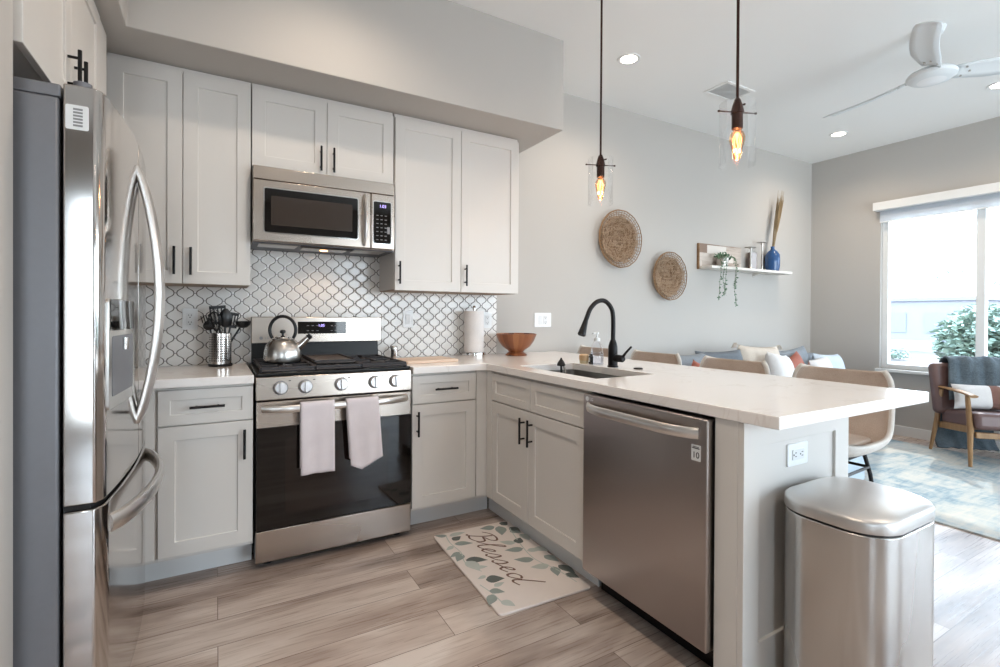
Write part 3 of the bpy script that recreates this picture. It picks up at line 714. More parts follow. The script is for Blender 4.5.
# ------------------------------------------------------------------ tea towels on the oven handle
def towel(label, x0, x1, zb, skew, point):
    bm = bm_(); nx, nz = 14, 22; zt = .772; yh = -.707
    def surf(side):
        g = []
        for j in range(nz+1):
            row = []
            for i in range(nx+1):
                u = i/nx; v = j/nz; zbot = zb+(point*(.35-abs(u-.35)) if point else 0)*-.6
                if side: zbot += .025+.02*u
                z = zt-(zt-zbot)*v; x = x0+(x1-x0)*u+skew*v
                amp = .004*v
                y = yh-.0125-(.004*math.sin(u*7+1)+.003*math.sin(u*13))*v if not side else yh+.0125+.006*v+.002*math.sin(u*9)*v
                row.append(Vector((x, y, z)))
            g.append(row)
        return g
    a, b = surf(0), surf(1); top = []
    for k in range(1, 6):
        an = PI*k/6; top.append([Vector((p.x, yh-math.cos(an)*.0125, zt+math.sin(an)*.0075)) for p in a[0]])
    rows = a[::-1]+top+b
    V = [[bm.verts.new(p) for p in r] for r in rows]
    for r0, r1 in zip(V, V[1:]):
        for i in range(nx): bm.faces.new((r0[i], r0[i+1], r1[i+1], r1[i]))
    o = obj('dish_towel', bm, 'towel', None, 60, loc=((x0+x1)/2, yh, zb))
    s = o.modifiers.new('thick', 'SOLIDIFY'); s.thickness = .004; s.offset = 0
    return tag(o, label, 'towel', 'dish towels on the oven handle')
towel('straight square-ended white dish towel hanging left on the oven handle', .187, .342, .437, .002, 0)
towel('white dish towel hanging right on the oven handle with slanted pointed hem', .398, .558, .452, .022, .14)

# ------------------------------------------------------------------ microwave
mw = thing('microwave', 'stainless over-the-range microwave with black window and keypad', 'microwave', (.38, -.2, 1.565))
bm = bm_(); box(bm, .003, .753, -.355, -.012, 1.570, 1.955); obj('body', bm, 'steel', mw, 30, .003)
bm = bm_(); box(bm, .003, .742, -.392, -.356, 1.888, 1.955); obj('vent_strip', bm, 'steel', mw, 30, .003)
bm = bm_(); box(bm, .003, .602, -.398, -.356, 1.572, 1.884); md = obj('door', bm, 'steel', mw, 30, .004)
bm = bm_(); prism(bm, rrect(.484, .236, .012, 5, .292, 1.730), (0, -.3985, 0), (1, 0, 0), (0, 0, 1), (0, -1, 0), .0022); obj('window_trim', bm, 'polish', md, 30)
bm = bm_(); prism(bm, rrect(.472, .224, .008, 4, .292, 1.730), (0, -.400, 0), (1, 0, 0), (0, 0, 1), (0, -1, 0), .0022); obj('window_frame', bm, 'blackglass', md, 30)
bm = bm_(); prism(bm, rrect(.412, .150, .004, 4, .292, 1.730), (0, -.4021, 0), (1, 0, 0), (0, 0, 1), (0, -1, 0), .0006); obj('window_glass', bm, 'microglass', md, 0)
bm = bm_(); tube(bm, [(.565, -.398-.034*math.sin(PI*i/16)**.5, 1.592+.268*i/16) for i in range(17)], .0095, 12, flat=1.9); obj('handle', bm, 'satin', md)
bm = bm_(); box(bm, .605, .742, -.398, -.356, 1.572, 1.884); cp = obj('control_panel', bm, 'steel', mw, 30, .004)
bm = bm_(); prism(bm, rrect(.108, .246, .008, 4, .668, 1.722), (0, -.3985, 0), (1, 0, 0), (0, 0, 1), (0, -1, 0), .002); obj('keypad_trim', bm, 'polish', cp, 30)
bm = bm_(); prism(bm, rrect(.099, .236, .006, 4, .668, 1.722), (0, -.400, 0), (1, 0, 0), (0, 0, 1), (0, -1, 0), .002); obj('keypad', bm, 'blackglass', cp, 30)
text('clock_digits', '1:03', .024, (.670, -.4022, 1.815), (1, 0, 0), (0, 0, 1), 'led', cp)
bm = bm_()
for r_ in range(7):
    for c_ in range(3): box(bm, .633+c_*.024, .645+c_*.024, -.4026, -.4018, 1.622+r_*.023, 1.626+r_*.023)
obj('touch_keys', bm, 'greyprint', cp, 0)
bm = bm_(); box(bm, .695, .711, -.4026, -.4018, 1.66, 1.70); obj('start_key', bm, 'greyprint', cp, 0)
bm = bm_(); box(bm, .006, .750, -.353, -.02, 1.5655, 1.5705); obj('underside', bm, paint('dark_grey_underside', '#56555a', .5, .05), mw, 0)
for x0, x1 in ((.035, .225), (.530, .705)):
    bm = bm_(); box(bm, x0, x1, -.33, -.20, 1.562, 1.566); obj('grease_filter', bm, 'silver', mw, 0, .002)
bm = bm_(); box(bm, .24, .52, -.352, -.29, 1.5635, 1.566); obj('vent_slot', bm, 'dark', mw, 0)
bm = bm_(); box(bm, .26, .50, -.27, -.15, 1.563, 1.566); lb = obj('lamp_cover', bm, 'silver', mw, 0, .002)
bm = bm_(); cyl(bm, (.38, -.215, 1.5645), (.38, -.215, 1.561), .022, seg=16); obj('cooktop_lamp', bm, 'hoodlens', mw)
lamp('cooktop_light', 'SPOT', (.38, -.215, 1.555), 2.2, (1, .72, .5), spot_size=2.4, spot_blend=.6, shadow_soft_size=.03)

# ------------------------------------------------------------------ dishwasher
dw = thing('dishwasher', 'dark stainless dishwasher built into the peninsula', 'dishwasher', (1.5, -1.86, 0))
bm = bm_(); box(bm, 1.262, 1.832, -2.168, -1.549, .07, .868); obj('tub', bm, 'enamel', dw, 0)
for yy in (-2.12, -1.60):
    bm = bm_(); cyl(bm, (1.36, yy, 0), (1.36, yy, .07), .016, seg=12); obj('foot', bm, 'blackplastic', dw)
bm = bm_(); box(bm, 1.305, 1.325, -2.165, -1.552, .003, .095); obj('toe_panel', bm, 'enamel', dw, 0)
bm = bm_(); box(bm, 1.196, 1.258, -2.165, -1.552, .118, .866); dd = obj('door', bm, 'steeldark', dw, 30, .006, 3)
bm = bm_(); tube(bm, [(1.196-.040*min(1, 1.8*math.sin(PI*i/24))**.6, -1.585-.545*i/24, .816) for i in range(25)], .0095, 12, flat=2.0); obj('handle', bm, 'satin', dd)
bm = bm_(); prism(bm, rrect(.036, .052, .002, 3, 2.122, .752), (1.1957, 0, 0), (0, -1, 0), (0, 0, 1), (-1, 0, 0), .0008); obj('badge', bm, 'offwhite', dd, 0)
text('badge_number', '10', .028, (1.1946, -2.122, .744), (0, -1, 0), (0, 0, 1), 'ink', dd)
bm = bm_(); box(bm, 1.1944, 1.1950, -2.136, -2.108, .7655, .7685); box(bm, 1.1944, 1.1950, -2.133, -2.111, .7705, .7725); obj('badge_lines', bm, 'ink', dd, 0)
text('logo', 'LG', .018, (1.1956, -1.606, .848), (0, -1, 0), (0, 0, 1), 'offwhite', dd)
bm = bm_(); cyl(bm, (1.1962, -1.580, .848), (1.1950, -1.580, .848), .010, seg=20); obj('logo_disc', bm, 'offwhite', dd)

# ------------------------------------------------------------------ small things on the counter
CT = .9145
# kettle
k = thing('kettle', 'brushed steel stovetop kettle with black ring handle on the left burner', 'kettle', (.150, -.345, .944))
kx, ky, kz = .150, -.345, .944
bm = bm_(); lathe(bm, [(.082, 0), (.090, .004), (.093, .02), (.092, .05), (.084, .086), (.065, .112), (.040, .124), (.036, .125)], (kx, ky, kz), 40); obj('body', bm, 'steelv', k)
bm = bm_(); lathe(bm, [(.040, 0), (.037, .007), (.020, .013), (.008, .016), (0, .016)], (kx, ky, kz+.124), 28); lid = obj('lid', bm, 'polish', k)
bm = bm_(); lathe(bm, [(.006, 0), (.006, .008), (.014, .014), (.015, .024), (.009, .030), (0, .031)], (kx, ky, kz+.139), 20); obj('lid_knob', bm, 'blackplastic', lid)
u = Vector((.92, -.39, 0)).normalized()
bm = bm_(); hp = [Vector((kx, ky, kz+.168))+u*(.066*math.cos(a))+Vector((0, 0, .072*math.sin(a))) for a in [math.radians(-38+256*i/28) for i in range(29)]]
tube(bm, hp, .0085, 10); obj('handle', bm, 'blackplastic', k)
s = Vector((.95, -.31, 0)).normalized()
bm = bm_(); tube(bm, [Vector((kx, ky, kz+.070))+s*.068, Vector((kx, ky, kz+.098))+s*.100, Vector((kx, ky, kz+.128))+s*.128], [.024, .018, .014], 16); sp = obj('spout', bm, 'polish', k)
bm = bm_(); c0 = Vector((kx, ky, kz+.128))+s*.128; dv = (s+Vector((0, 0, .9))).normalized(); tube(bm, [c0-dv*.002, c0+dv*.018], [.0155, .0145], 16); obj('whistle_cap', bm, 'blackplastic', sp)

# utensil holder and utensils
ux, uy = -.137, -.13
h = thing('utensil_holder', 'perforated steel cylinder holding black kitchen utensils left of range', 'utensil holder', (ux, uy, CT), local=True)
bm = bm_(); lathe(bm, [(.050, .010), (.050, .176), (.052, .178), (.0535, .176), (.0535, .010)], (0, 0, 0), 48, caps=False); obj('cylinder', bm, 'perf', h)
bm = bm_(); lathe(bm, [(.055, 0), (.058, .004), (.057, .013), (.048, .014), (0, .014)], (0, 0, 0), 40); obj('base', bm, 'rubber', h)
def utensil(name, label, foot, top, head):
    f, t_ = Vector((ux, uy, CT))+Vector(foot), Vector((ux, uy, CT))+Vector(top)
    o = thing(name, label, 'kitchen utensil', f, group='black kitchen utensils in the steel holder')
    d = (t_-f).normalized(); bm = bm_(); tube(bm, [f, f+(t_-f)*.5, t_], [.007, .0055, .005], 10); obj('shaft', bm, 'blackplastic', o)
    bm = bm_(); x, y = frame_of(d); yv = Vector((0, -1, 0)); yv = (yv-d*yv.dot(d)).normalized(); xv = yv.cross(d)
    head(bm, t_, d, xv, yv); obj('head', bm, 'blackplastic', o, 40)
def h_slot(w, l):
    def f(bm, t, d, x, y):
        obox(bm, t+d*.008, x, d, y, w, .016, .004); obox(bm, t+d*(l-.008), x, d, y, w, .016, .004)
        for i in range(5): obox(bm, t+d*l/2+x*(w-.008)*(i/4-.5), x, d, y, .007, l-.02, .004)
    return f
def h_spoon(w, l, bend=0):
    def f(bm, t, d, x, y):
        n = 8; rows = []
        for j in range(n+1):
            v = j/n; hw = w/2*math.sin(PI*(.06+.94*v*.97))**.6; row = []
            for i in range(n+1):
                uu = i/n*2-1; row.append(bm.verts.new(t+d*l*v+x*hw*uu+y*(.012*(1-uu*uu)*math.sin(PI*v)+bend*v)))
            rows.append(row)
        for a, b in zip(rows, rows[1:]):
            for i in range(n): bm.faces.new((a[i], a[i+1], b[i+1], b[i]))
        g = bmesh.ops.extrude_face_region(bm, geom=bm.faces[:]); bmesh.ops.translate(bm, verts=[v for v in g['geom'] if isinstance(v, bmesh.types.BMVert)], vec=y*.003)
    return f
def h_fork(bm, t, d, x, y):
    h_spoon(.055, .05)(bm, t, d, x, y)
    for i in range(5):
        a = t+d*.045+x*(.046*(i/4-.5)); tube(bm, [a, a+d*.022+y*.006, a+d*.036+y*.018], .003, 6)
def h_whisk(bm, t, d, x, y):
    for i in range(7):
        a = PI*i/7; w = x*math.cos(a)+y*math.sin(a)
        tube(bm, [t+w*.006, t+d*.03+w*.024, t+d*.065+w*.031, t+d*.095+w*.020, t+d*.106, t+d*.095-w*.020, t+d*.065-w*.031, t+d*.03-w*.024, t-w*.006], .0022, 5)
def h_ladle(bm, t, d, x, y):
    lathe(bm, [(0, -.028), (.02, -.024), (.034, -.010), (.040, .010), (.037, .010), (.031, -.008), (.018, -.020), (0, -.024)], t+d*.02+y*.02, 20)
utensil('slotted_turner', 'black slotted turner standing tallest in the steel utensil holder', (.012, .012, .03), (-.006, -.004, .225), h_slot(.078, .100))
utensil('pasta_server', 'black toothed pasta server leaning left in the utensil holder', (-.006, .004, .03), (-.048, -.006, .195), h_fork)
utensil('whisk', 'black whisk at front of the steel utensil holder', (.004, -.012, .03), (-.018, -.034, .19), h_whisk)
utensil('serving_spoon', 'black solid spoon in the middle of the utensil holder', (.018, -.008, .03), (.022, -.018, .21), h_spoon(.064, .10))
utensil('spatula', 'black solid spatula at the back right of the utensil holder', (.016, .022, .03), (.046, .022, .205), h_slot(.062, .085))
utensil('ladle', 'black ladle leaning far right out of the utensil holder', (-.006, .006, .03), (.098, -.006, .215), h_ladle)

# shaker, board, towel roll, bowl
sh = thing('salt_shaker', 'small steel shaker standing behind the cutting board by the range', 'shaker', (.845, -.075, CT))
bm = bm_(); lathe(bm, [(.022, 0), (.022, .058), (.020, .060)], (.845, -.075, CT), 28); obj('body', bm, 'polish', sh)
bm = bm_(); lathe(bm, [(.0225, 0), (.0225, .014), (.019, .019), (0, .020)], (.845, -.075, CT+.060), 28); obj('cap', bm, 'steelv', sh)
bm = bm_(); prism(bm, rrect(.335, .245, .012, 4), (.945, -.365, CT), (math.cos(.06), math.sin(.06), 0), (-math.sin(.06), math.cos(.06), 0), (0, 0, 1), .016); tag(obj('cutting_board', bm, 'board', None, 30, .003, loc=(.945, -.365, CT)), 'pale wooden cutting board lying flat on counter beside the range', 'cutting board')
px_, py_ = 1.413, -.10
p = thing('paper_towel_holder', 'steel paper towel holder on the counter in front of the tile', 'paper towel holder', (px_, py_, CT))
bm = bm_(); lathe(bm, [(.083, 0), (.084, .006), (.081, .022), (.070, .026), (0, .026)], (px_, py_, CT), 36); obj('base', bm, 'polish', p)
bm = bm_(); cyl(bm, (px_, py_, CT+.026), (px_, py_, CT+.33), .006, seg=12); lathe(bm, [(.006, 0), (.011, .004), (.011, .026), (.008, .032), (0, .033)], (px_, py_, CT+.316), 16); obj('rod', bm, 'polish', p)
bm = bm_(); lathe(bm, [(.021, 0), (.021, .285), (.068, .285), (.0685, .14), (.068, 0), (.021, 0)], (px_, py_, CT+.027), 40, caps=False); tag(obj('paper_towel_roll', bm, 'paper', None, 50, loc=(px_, py_, CT+.027)), 'white paper towel roll on the steel holder', 'paper towel')
bx_, by_ = 1.690, -.215
bm = bm_(); lathe(bm, [(0, .0), (.075, 0), (.078, .006), (.066, .016), (.052, .024), (.060, .036), (.098, .062), (.128, .105), (.146, .152), (.140, .153), (.121, .106), (.090, .068), (.050, .048), (0, .044)], (0, 0, 0), 48)
b = obj('wooden_bowl', bm, 'bowl', None, 35); b.location = (bx_, by_, CT); tag(b, 'reddish brown footed wooden bowl on counter near the tile edge', 'bowl')

# faucet
f = thing('faucet', 'matte black gooseneck faucet standing behind the sink', 'faucet', (1.745, -1.14, CT))
X, Y = 1.745, -1.14
bm = bm_(); lathe(bm, [(.030, 0), (.030, .006), (.026, .010), (.026, .075), (.025, .115), (.020, .135), (.0135, .150)], (X, Y, CT), 28); obj('base', bm, 'black', f)
bm = bm_(); tube(bm, cat([(X, Y, CT+.14), (X, Y, CT+.27), (X-.015, Y, CT+.325), (X-.060, Y, CT+.362), (X-.115, Y, CT+.358), (X-.160, Y, CT+.322), (X-.185, Y, CT+.275), (X-.198, Y, CT+.245)], 7), .0125, 14); obj('neck', bm, 'black', f)
bm = bm_(); tube(bm, [(X-.195, Y, CT+.252), (X-.205, Y, CT+.225), (X-.222, Y, CT+.180)], [.0135, .0165, .0225], 18); sh_ = obj('spray_head', bm, 'black', f)
bm = bm_(); tube(bm, [(X-.2215, Y, CT+.1815), (X-.2235, Y, CT+.176)], [.019, .018], 18); obj('spray_face', bm, 'rubber', sh_)
bm = bm_(); tube(bm, [(X, Y-.02, CT+.050), (X, Y-.075, CT+.050), (X, Y-.082, CT+.050)], [.020, .0195, .014], 18); lv = obj('valve', bm, 'black', f)
bm = bm_(); tube(bm, [(X, Y-.072, CT+.055), (X, Y-.10, CT+.085), (X+.004, Y-.135, CT+.118)], [.009, .0065, .0055], 10); obj('lever', bm, 'black', lv)
bm = bm_(); lathe(bm, [(.024, 0), (.024, .004), (.020, .007), (0, .008)], (1.79, -1.285, CT), 24); tag(obj('air_switch', bm, 'black', None, 35, loc=(1.79, -1.285, CT)), 'small round black button in the countertop right of the faucet', 'button')
# soap bottle
sx_, sy_ = 1.765, -.985
s = thing('soap_bottle', 'clear plastic pump soap bottle behind the sink left of faucet', 'soap bottle', (sx_, sy_, CT))
bm = bm_(); lathe(bm, [(.036, 0), (.040, .004), (.041, .03), (.037, .075), (.030, .11), (.018, .128), (.016, .136)], (sx_, sy_, CT), 32); obj('bottle', bm, 'softplastic', s)
bm = bm_(); lathe(bm, [(.0, .003), (.036, .004), (.037, .03), (.034, .068), (0, .069)], (sx_, sy_, CT), 28); obj('soap', bm, clear('clear_soap', (.93, .94, .97), .3, .1), s)
bm = bm_(); lathe(bm, [(.0185, 0), (.0185, .018), (.008, .020), (.006, .022), (.006, .040), (.011, .041), (.011, .052), (0, .053)], (sx_, sy_, CT+.134), 22); tube(bm, [(sx_, sy_, CT+.181), (sx_-.036, sy_-.006, CT+.179)], .005, 10); obj('pump', bm, 'white', s)
b = thing('dish_brush', 'short wooden brush block standing beside small black bottle by sink', 'brush', (1.735, -.905, CT))
bm = bm_(); lathe(bm, [(.026, .018), (.029, .024), (.029, .048), (.022, .054), (0, .055)], (1.735, -.905, CT), 24); obj('handle_block', bm, wood('beech', '#cda77c', '#e3c69d', .5), b)
bm = bm_(); lathe(bm, [(.024, 0), (.027, .018), (0, .018)], (1.735, -.905, CT), 24); obj('bristles', bm, fabric('bristle', '#d9c9a6', None, 600, .8), b)
b = thing('black_bottle', 'small black bottle with pale label between brush and soap bottle', 'bottle', (1.755, -.945, CT))
bm = bm_(); lathe(bm, [(.013, 0), (.014, .003), (.014, .042), (.009, .049), (.009, .056), (0, .057)], (1.755, -.945, CT), 20); obj('bottle', bm, 'blackplastic', b)
bm = bm_(); obox(bm, (1.7405, -.9465, CT+.024), (.1, 1, 0), (-1, .1, 0), (0, 0, 1), .012, .0012, .026); obj('label', bm, 'offwhite', b, 0)
# black brush hooked over the far corner of the sink
b = thing('sink_brush', 'black rubber brush standing up in the far corner of the sink', 'brush', (1.56, -.915, .69))
bm = bm_(); lathe(bm, [(.022, 0), (.025, .005), (.017, .024), (.008, .036), (.004, .046), (0, .047)], (1.560, -.915, CT-.006), 20); obj('head', bm, 'rubber', b)
bm = bm_(); tube(bm, [(1.560, -.915, CT), (1.562, -.917, CT-.10), (1.57, -.925, CT-.226)], .0065, 10); obj('stem', bm, 'blackplastic', b)
bm = bm_(); tube(bm, [(1.566, -.925, CT-.004), (1.575, -.933, CT-.03), (1.578, -.935, CT-.11)], .005, 8); obj('steel_hook', bm, 'polish', b)

# outlets
def outlet(label, x, z, kind, w=.072, hgt=.116):
    F = Face((x, -.0095 if x < 1.645 else -.0005, z), (1, 0, 0), (0, -1, 0)); plate_outlet(label, F, kind, w, hgt)
def plate_outlet(label, F, kind, w, hgt):
    o = thing('wall_outlet' if kind != 's' else 'light_switch', label, 'outlet' if kind != 's' else 'switch', F.o)
    bm = bm_(); prism(bm, rrect(w, hgt, .006, 4), F.p(0, 0, 0), F.u, F.z, F.n, .0055); obj('cover_plate', bm, 'white', o, 30, .0015)
    n = 2 if w > .1 and hgt < .12 and kind == 'd' else 1
    for i in range(n):
        cx = 0 if n == 1 else (i-.5)*.046
        horiz = kind == 'h'
        bm = bm_(); prism(bm, rrect(.068 if horiz else .034, .034 if horiz else .068, .004, 3), F.p(cx, 0, .0055), F.u, F.z, F.n, .0025); r = obj('rocker' if (kind == 's' or (kind == 'd' and i == 0)) else 'receptacle', bm, 'offwhite', o, 30, .001)
        if kind in 'hd' and not (kind == 'd' and i == 0) or kind == 'v':
            bm = bm_()
            for s in (-1, 1):
                for e in (-1, 1):
                    if horiz: obox(bm, F.p(cx+s*.019+.002, e*.006, .0082), F.u, F.n, F.z, .009, .0008, .0022)
                    else: obox(bm, F.p(cx+e*.006, s*.019+.002, .0082), F.u, F.n, F.z, .0022, .0008, .009)
                if horiz: obox(bm, F.p(cx+s*.019-.009, 0, .0082), F.u, F.n, F.z, .005, .0008, .005)
                else: obox(bm, F.p(cx, s*.019-.009, .0082), F.u, F.n, F.z, .005, .0008, .005)
            obj('slots', bm, 'slot', r, 0)
outlet('white wall outlet on tile left of the utensil holder', -.281, 1.166, 'v')
outlet('white wall outlet on tile right of the range', .96, 1.168, 's')
outlet('white outlet on tile half hidden by the paper towel roll', 1.565, 1.161, 'v')
outlet('white double outlet plate on painted wall above the bowl', 2.066, 1.162, 'd', .158, .112)
plate_outlet('white outlet set sideways on the peninsula end panel', Face((1.518, -2.2625, .741), (1, 0, 0), (0, -1, 0)), 'h', .118, .074)
# ------------------------------------------------------------------ mat
def mat_():
    m = thing('kitchen_mat', 'cream kitchen mat printed with leaves and the word blessed', 'mat', (1.062, -1.128, .001), math.radians(-2.6), local=True)
    L, W = .785, .455
    bm = bm_(); prism(bm, rrect(W, L, .02, 5), (0, 0, 0), (1, 0, 0), (0, 1, 0), (0, 0, 1), .010); obj('mat_pad', bm, 'matbase', m, 30, .003)
    zt = .0103
    def ribbon(bm, pts, w0, w1):
        P = cat([(p[0], p[1], 0) for p in pts], 7); n = len(P); prev = None
        for i, p in enumerate(P):
            d = P[min(i+1, n-1)]-P[max(i-1, 0)]; d.normalize()
            nrm = Vector((-.55, .83, 0)); w = w0+(w1-w0)*abs(d.x*.83+d.y*.55)
            side = Vector((-d.y, d.x, 0))*w*.5
            a = bm.verts.new((p.x+side.x, p.y+side.y, 0)); b = bm.verts.new((p.x-side.x, p.y-side.y, 0))
            if prev: bm.faces.new((prev[0], prev[1], b, a))
            prev = (a, b)
    bm = bm_()
    S = [[(.03, .98), (.05, .6), (.0, .2), (-.06, .0), (-.12, .06)],
         [(-.22, .72), (-.1, .95), (.12, 1.05), (.32, .95), (.30, .72), (.10, .55), (.32, .48), (.36, .22), (.16, .0), (-.06, .08)],
         [(.36, .12), (.55, .45), (.72, .92), (.66, 1.0), (.58, .6), (.58, .12), (.66, .0), (.78, .12)],
         [(.78, .12), (.92, .28), (.95, .44), (.86, .42), (.80, .20), (.88, .0), (1.04, .14)],
         [(1.04, .14), (1.20, .48), (1.27, .22), (1.18, -.02), (1.08, .04)], [(1.22, .02), (1.38, .16)],
         [(1.38, .16), (1.54, .48), (1.61, .22), (1.52, -.02), (1.42, .04)], [(1.56, .02), (1.74, .14)],
         [(1.74, .14), (1.90, .28), (1.93, .44), (1.84, .42), (1.78, .20), (1.86, .0), (2.02, .14)],
         [(2.34, .38), (2.22, .44), (2.10, .28), (2.14, .04), (2.26, .06), (2.38, .36)],
         [(2.56, 1.02), (2.46, .6), (2.38, .14), (2.46, .0), (2.62, .10)]]
    for s in S:
        q = []
        for (x, y) in s:
            x += y*.22; q.append((( y-.4)*.125-.012, -(x-1.25)*.205+.045))      # reads towards -y, upright towards +x
        ribbon(bm, q, .0055, .0125)
    bmesh.ops.translate(bm, verts=bm.verts, vec=(0, 0, zt+.0003)); o = obj('printed_word', bm, 'script', m, 0)
    bm = bm_(); rnd = random.Random(3)
    def leaf(x, y, a, l, w, mi):
        l, w = l*1.15, w*1.15
        n = 8; c, s = math.cos(a), math.sin(a); up, lo = [], []
        for i in range(n+1):
            t = i/n; hw = w/2*math.sin(PI*t**.75)*(1-.25*t); bend = .12*l*math.sin(PI*t)
            for sgn, lst in ((1, up), (-1, lo)):
                lx, ly = l*t, sgn*hw+bend*.4; lst.append((x+lx*c-ly*s, y+lx*s+ly*c))
        poly = up+lo[-2:0:-1]; f = bm.faces.new([bm.verts.new((p[0], p[1], zt+rnd.random()*.0002)) for p in poly]); f.material_index = mi
    def stem(pts):
        old = set(bm.verts); ribbon(bm, pts, .004, .006)
        for v in bm.verts:
            if v not in old: v.co.z = zt+.0001
    left = [(-.165, .36), (-.175, .27), (-.165, .15), (-.185, .05), (-.15, -.06)]
    stem(left); stem([(-.205, -.16), (-.185, -.25), (-.18, -.34)]); stem([(.19, .30), (.15, .12), (.13, -.06), (.17, -.2), (.19, -.33)])
    for x, y, a, l, w, mi in ((-.16, .355, 2.6, .06, .035, 1), (-.15, .345, .1, .085, .04, 0), (-.15, .29, .5, .055, .045, 2), (-.16, .25, -.35, .085, .045, 1), (-.175, .235, 3.7, .05, .03, 0), (-.17, .16, 3.6, .06, .035, 1), (-.17, .14, -2.2, .07, .045, 1), (-.175, .07, -.45, .095, .055, 2), (-.175, .06, -1.4, .10, .06, 0), (-.16, -.02, -.2, .05, .03, 0),
                              (-.165, -.135, -.3, .075, .06, 2), (-.15, -.10, 3.4, .04, .025, 0), (-.19, -.22, -.6, .06, .04, 1), (-.19, -.25, -2.2, .07, .045, 1), (-.18, -.31, -1.0, .06, .04, 0), (-.155, -.20, .2, .05, .03, 0),
                              (.12, .345, 3.0, .075, .055, 1), (.145, .34, -1.9, .10, .06, 1), (.165, .345, .5, .05, .05, 2), (.19, .30, -1.2, .07, .05, 2), (.17, .26, -.8, .06, .04, 1), (.205, .20, -1.5, .075, .05, 0),
                              (.13, .12, 2.5, .075, .045, 0), (.14, .11, .9, .06, .05, 2), (.135, .05, 2.9, .085, .05, 1), (.14, .02, -.3, .07, .04, 0), (.125, -.07, 2.7, .085, .05, 1), (.19, .03, -.9, .07, .05, 0), (.19, -.06, -1.2, .08, .05, 1), (.16, -.15, 2.9, .08, .05, 0), (.17, -.17, -1.9, .075, .045, 1), (.20, -.17, -1.3, .09, .05, 2), (.185, -.25, -1.0, .06, .045, 2)):
        leaf(x, y, a, l, w, mi)
    obj('printed_leaves', bm, None, m, 0, mats=['leafA', 'leafB', 'leafC'])
mat_()

# ------------------------------------------------------------------ trash can
tc = thing('trash_can', 'rectangular stainless trash can with domed steel lid at peninsula end', 'trash can', (1.53, -2.4365, 0))
cx_, cy_ = 1.53, -2.4365
bm = bm_(); prism(bm, rrect(.388, .304, .108, 12, cx_, cy_), (0, 0, .02), (1, 0, 0), (0, 1, 0), (0, 0, 1), .588); obj('body', bm, 'steelv', tc, 35, .003)
bm = bm_(); prism(bm, rrect(.390, .306, .109, 12, cx_, cy_), (0, 0, 0), (1, 0, 0), (0, 1, 0), (0, 0, 1), .024); obj('base_ring', bm, 'blackplastic', tc, 35)
bm = bm_(); prism(bm, rrect(.378, .294, .103, 12, cx_, cy_), (0, 0, .607), (1, 0, 0), (0, 1, 0), (0, 0, 1), .010); obj('rim_gap', bm, 'blackplastic', tc, 35)
bm = bm_(); rows = []
for k, (sc_, z) in enumerate(((1, .615), (1.004, .618), (1.004, .640), (.995, .646), (.965, .651), (.88, .658), (.70, .665), (.40, .670), (.15, .671))):
    rows.append([bm.verts.new((cx_+(x-cx_)*sc_, cy_+(y-cy_)*sc_, z)) for x, y in rrect(.390, .306, .109, 12, cx_, cy_)])
n = len(rows[0])
for a, b in zip(rows, rows[1:]):
    for i in range(n): bm.faces.new((a[i], a[(i+1) % n], b[(i+1) % n], b[i]))
bm.faces.new(rows[-1]); bm.faces.new(rows[0][::-1]); obj('lid', bm, 'lid', tc, 50)
bm = bm_(); prism(bm, rrect(.11, .05, .012, 4, cx_, -2.607), (0, 0, .022), (1, 0, 0), (0, 1, 0), (0, 0, 1), .012); obj('foot_pedal', bm, 'polish', tc, 30, .003)

# ------------------------------------------------------------------ pendants
def pendant(label, x, y):
    p = thing('pendant_light', label, 'pendant light', (x, y, 1.82), group='clear glass pendants over the peninsula')
    bm = bm_(); lathe(bm, [(.045, CZ), (.045, CZ-.003), (.038, CZ-.006), (0, CZ-.0065)], (x, y, 0), 32); obj('canopy', bm, 'bronze', p)
    bm = bm_(); cyl(bm, (x, y, 2.085), (x, y, CZ-.008), .0058, seg=12); obj('rod', bm, 'bronze', p)
    bm = bm_(); lathe(bm, [(.006, 2.095), (.013, 2.085), (.020, 2.062), (.025, 2.040), (.0255, 2.030), (.0215, 2.028), (.0215, 1.968), (.019, 1.966), (0, 1.966)][::-1], (x, y, 0), 28); sk_ = obj('socket', bm, 'bronze', p)
    a = Vector((.93, -.37, 0)).normalized(); c = Vector((x, y, 2.036))
    bm = bm_(); cyl(bm, c-a*.082, c+a*.082, .0028, seg=8)
    for s in (-1, 1): lathe(bm, [(0, -.005), (.005, -.003), (.005, .003), (0, .005)], c+a*.082*s, 10)
    obj('crossbar', bm, 'bronze', p)
    bm = bm_(); cyl(bm, c+a*.018+Vector((0, 0, .03)), c+a*.034+Vector((0, 0, .036)), .004, seg=8); obj('switch_key', bm, 'bronze', sk_)
    bm = bm_(); lathe(bm, [(.069, 1.816), (.069, 2.072), (.0672, 2.072), (.0672, 1.816), (.069, 1.816)], (x, y, 0), 48, caps=False); obj('glass_shade', bm, 'glass', p)
    bm = bm_(); lathe(bm, [(0, 1.838), (.008, 1.841), (.014, 1.852), (.018, 1.872), (.024, 1.898), (.030, 1.920), (.030, 1.936), (.024, 1.951), (.015, 1.960), (.013, 1.966)], (x, y, 0), 28); bl = obj('bulb', bm, 'bulbglass', p)
    bm = bm_()
    for k in range(5):
        t = 2*PI*k/5; tube(bm, [(x+.005*math.cos(t), y+.005*math.sin(t), 1.952), (x+.017*math.cos(t), y+.017*math.sin(t), 1.925), (x+.006*math.cos(t+.5), y+.006*math.sin(t+.5), 1.858)], .0017, 6)
    tube(bm, [(x, y, 1.95), (x, y, 1.91)], .004, 8); obj('filament', bm, 'filament', bl)
    lamp('pendant_glow', 'POINT', (x, y, 1.90), 2.2, (1, .66, .36), shadow_soft_size=.02)
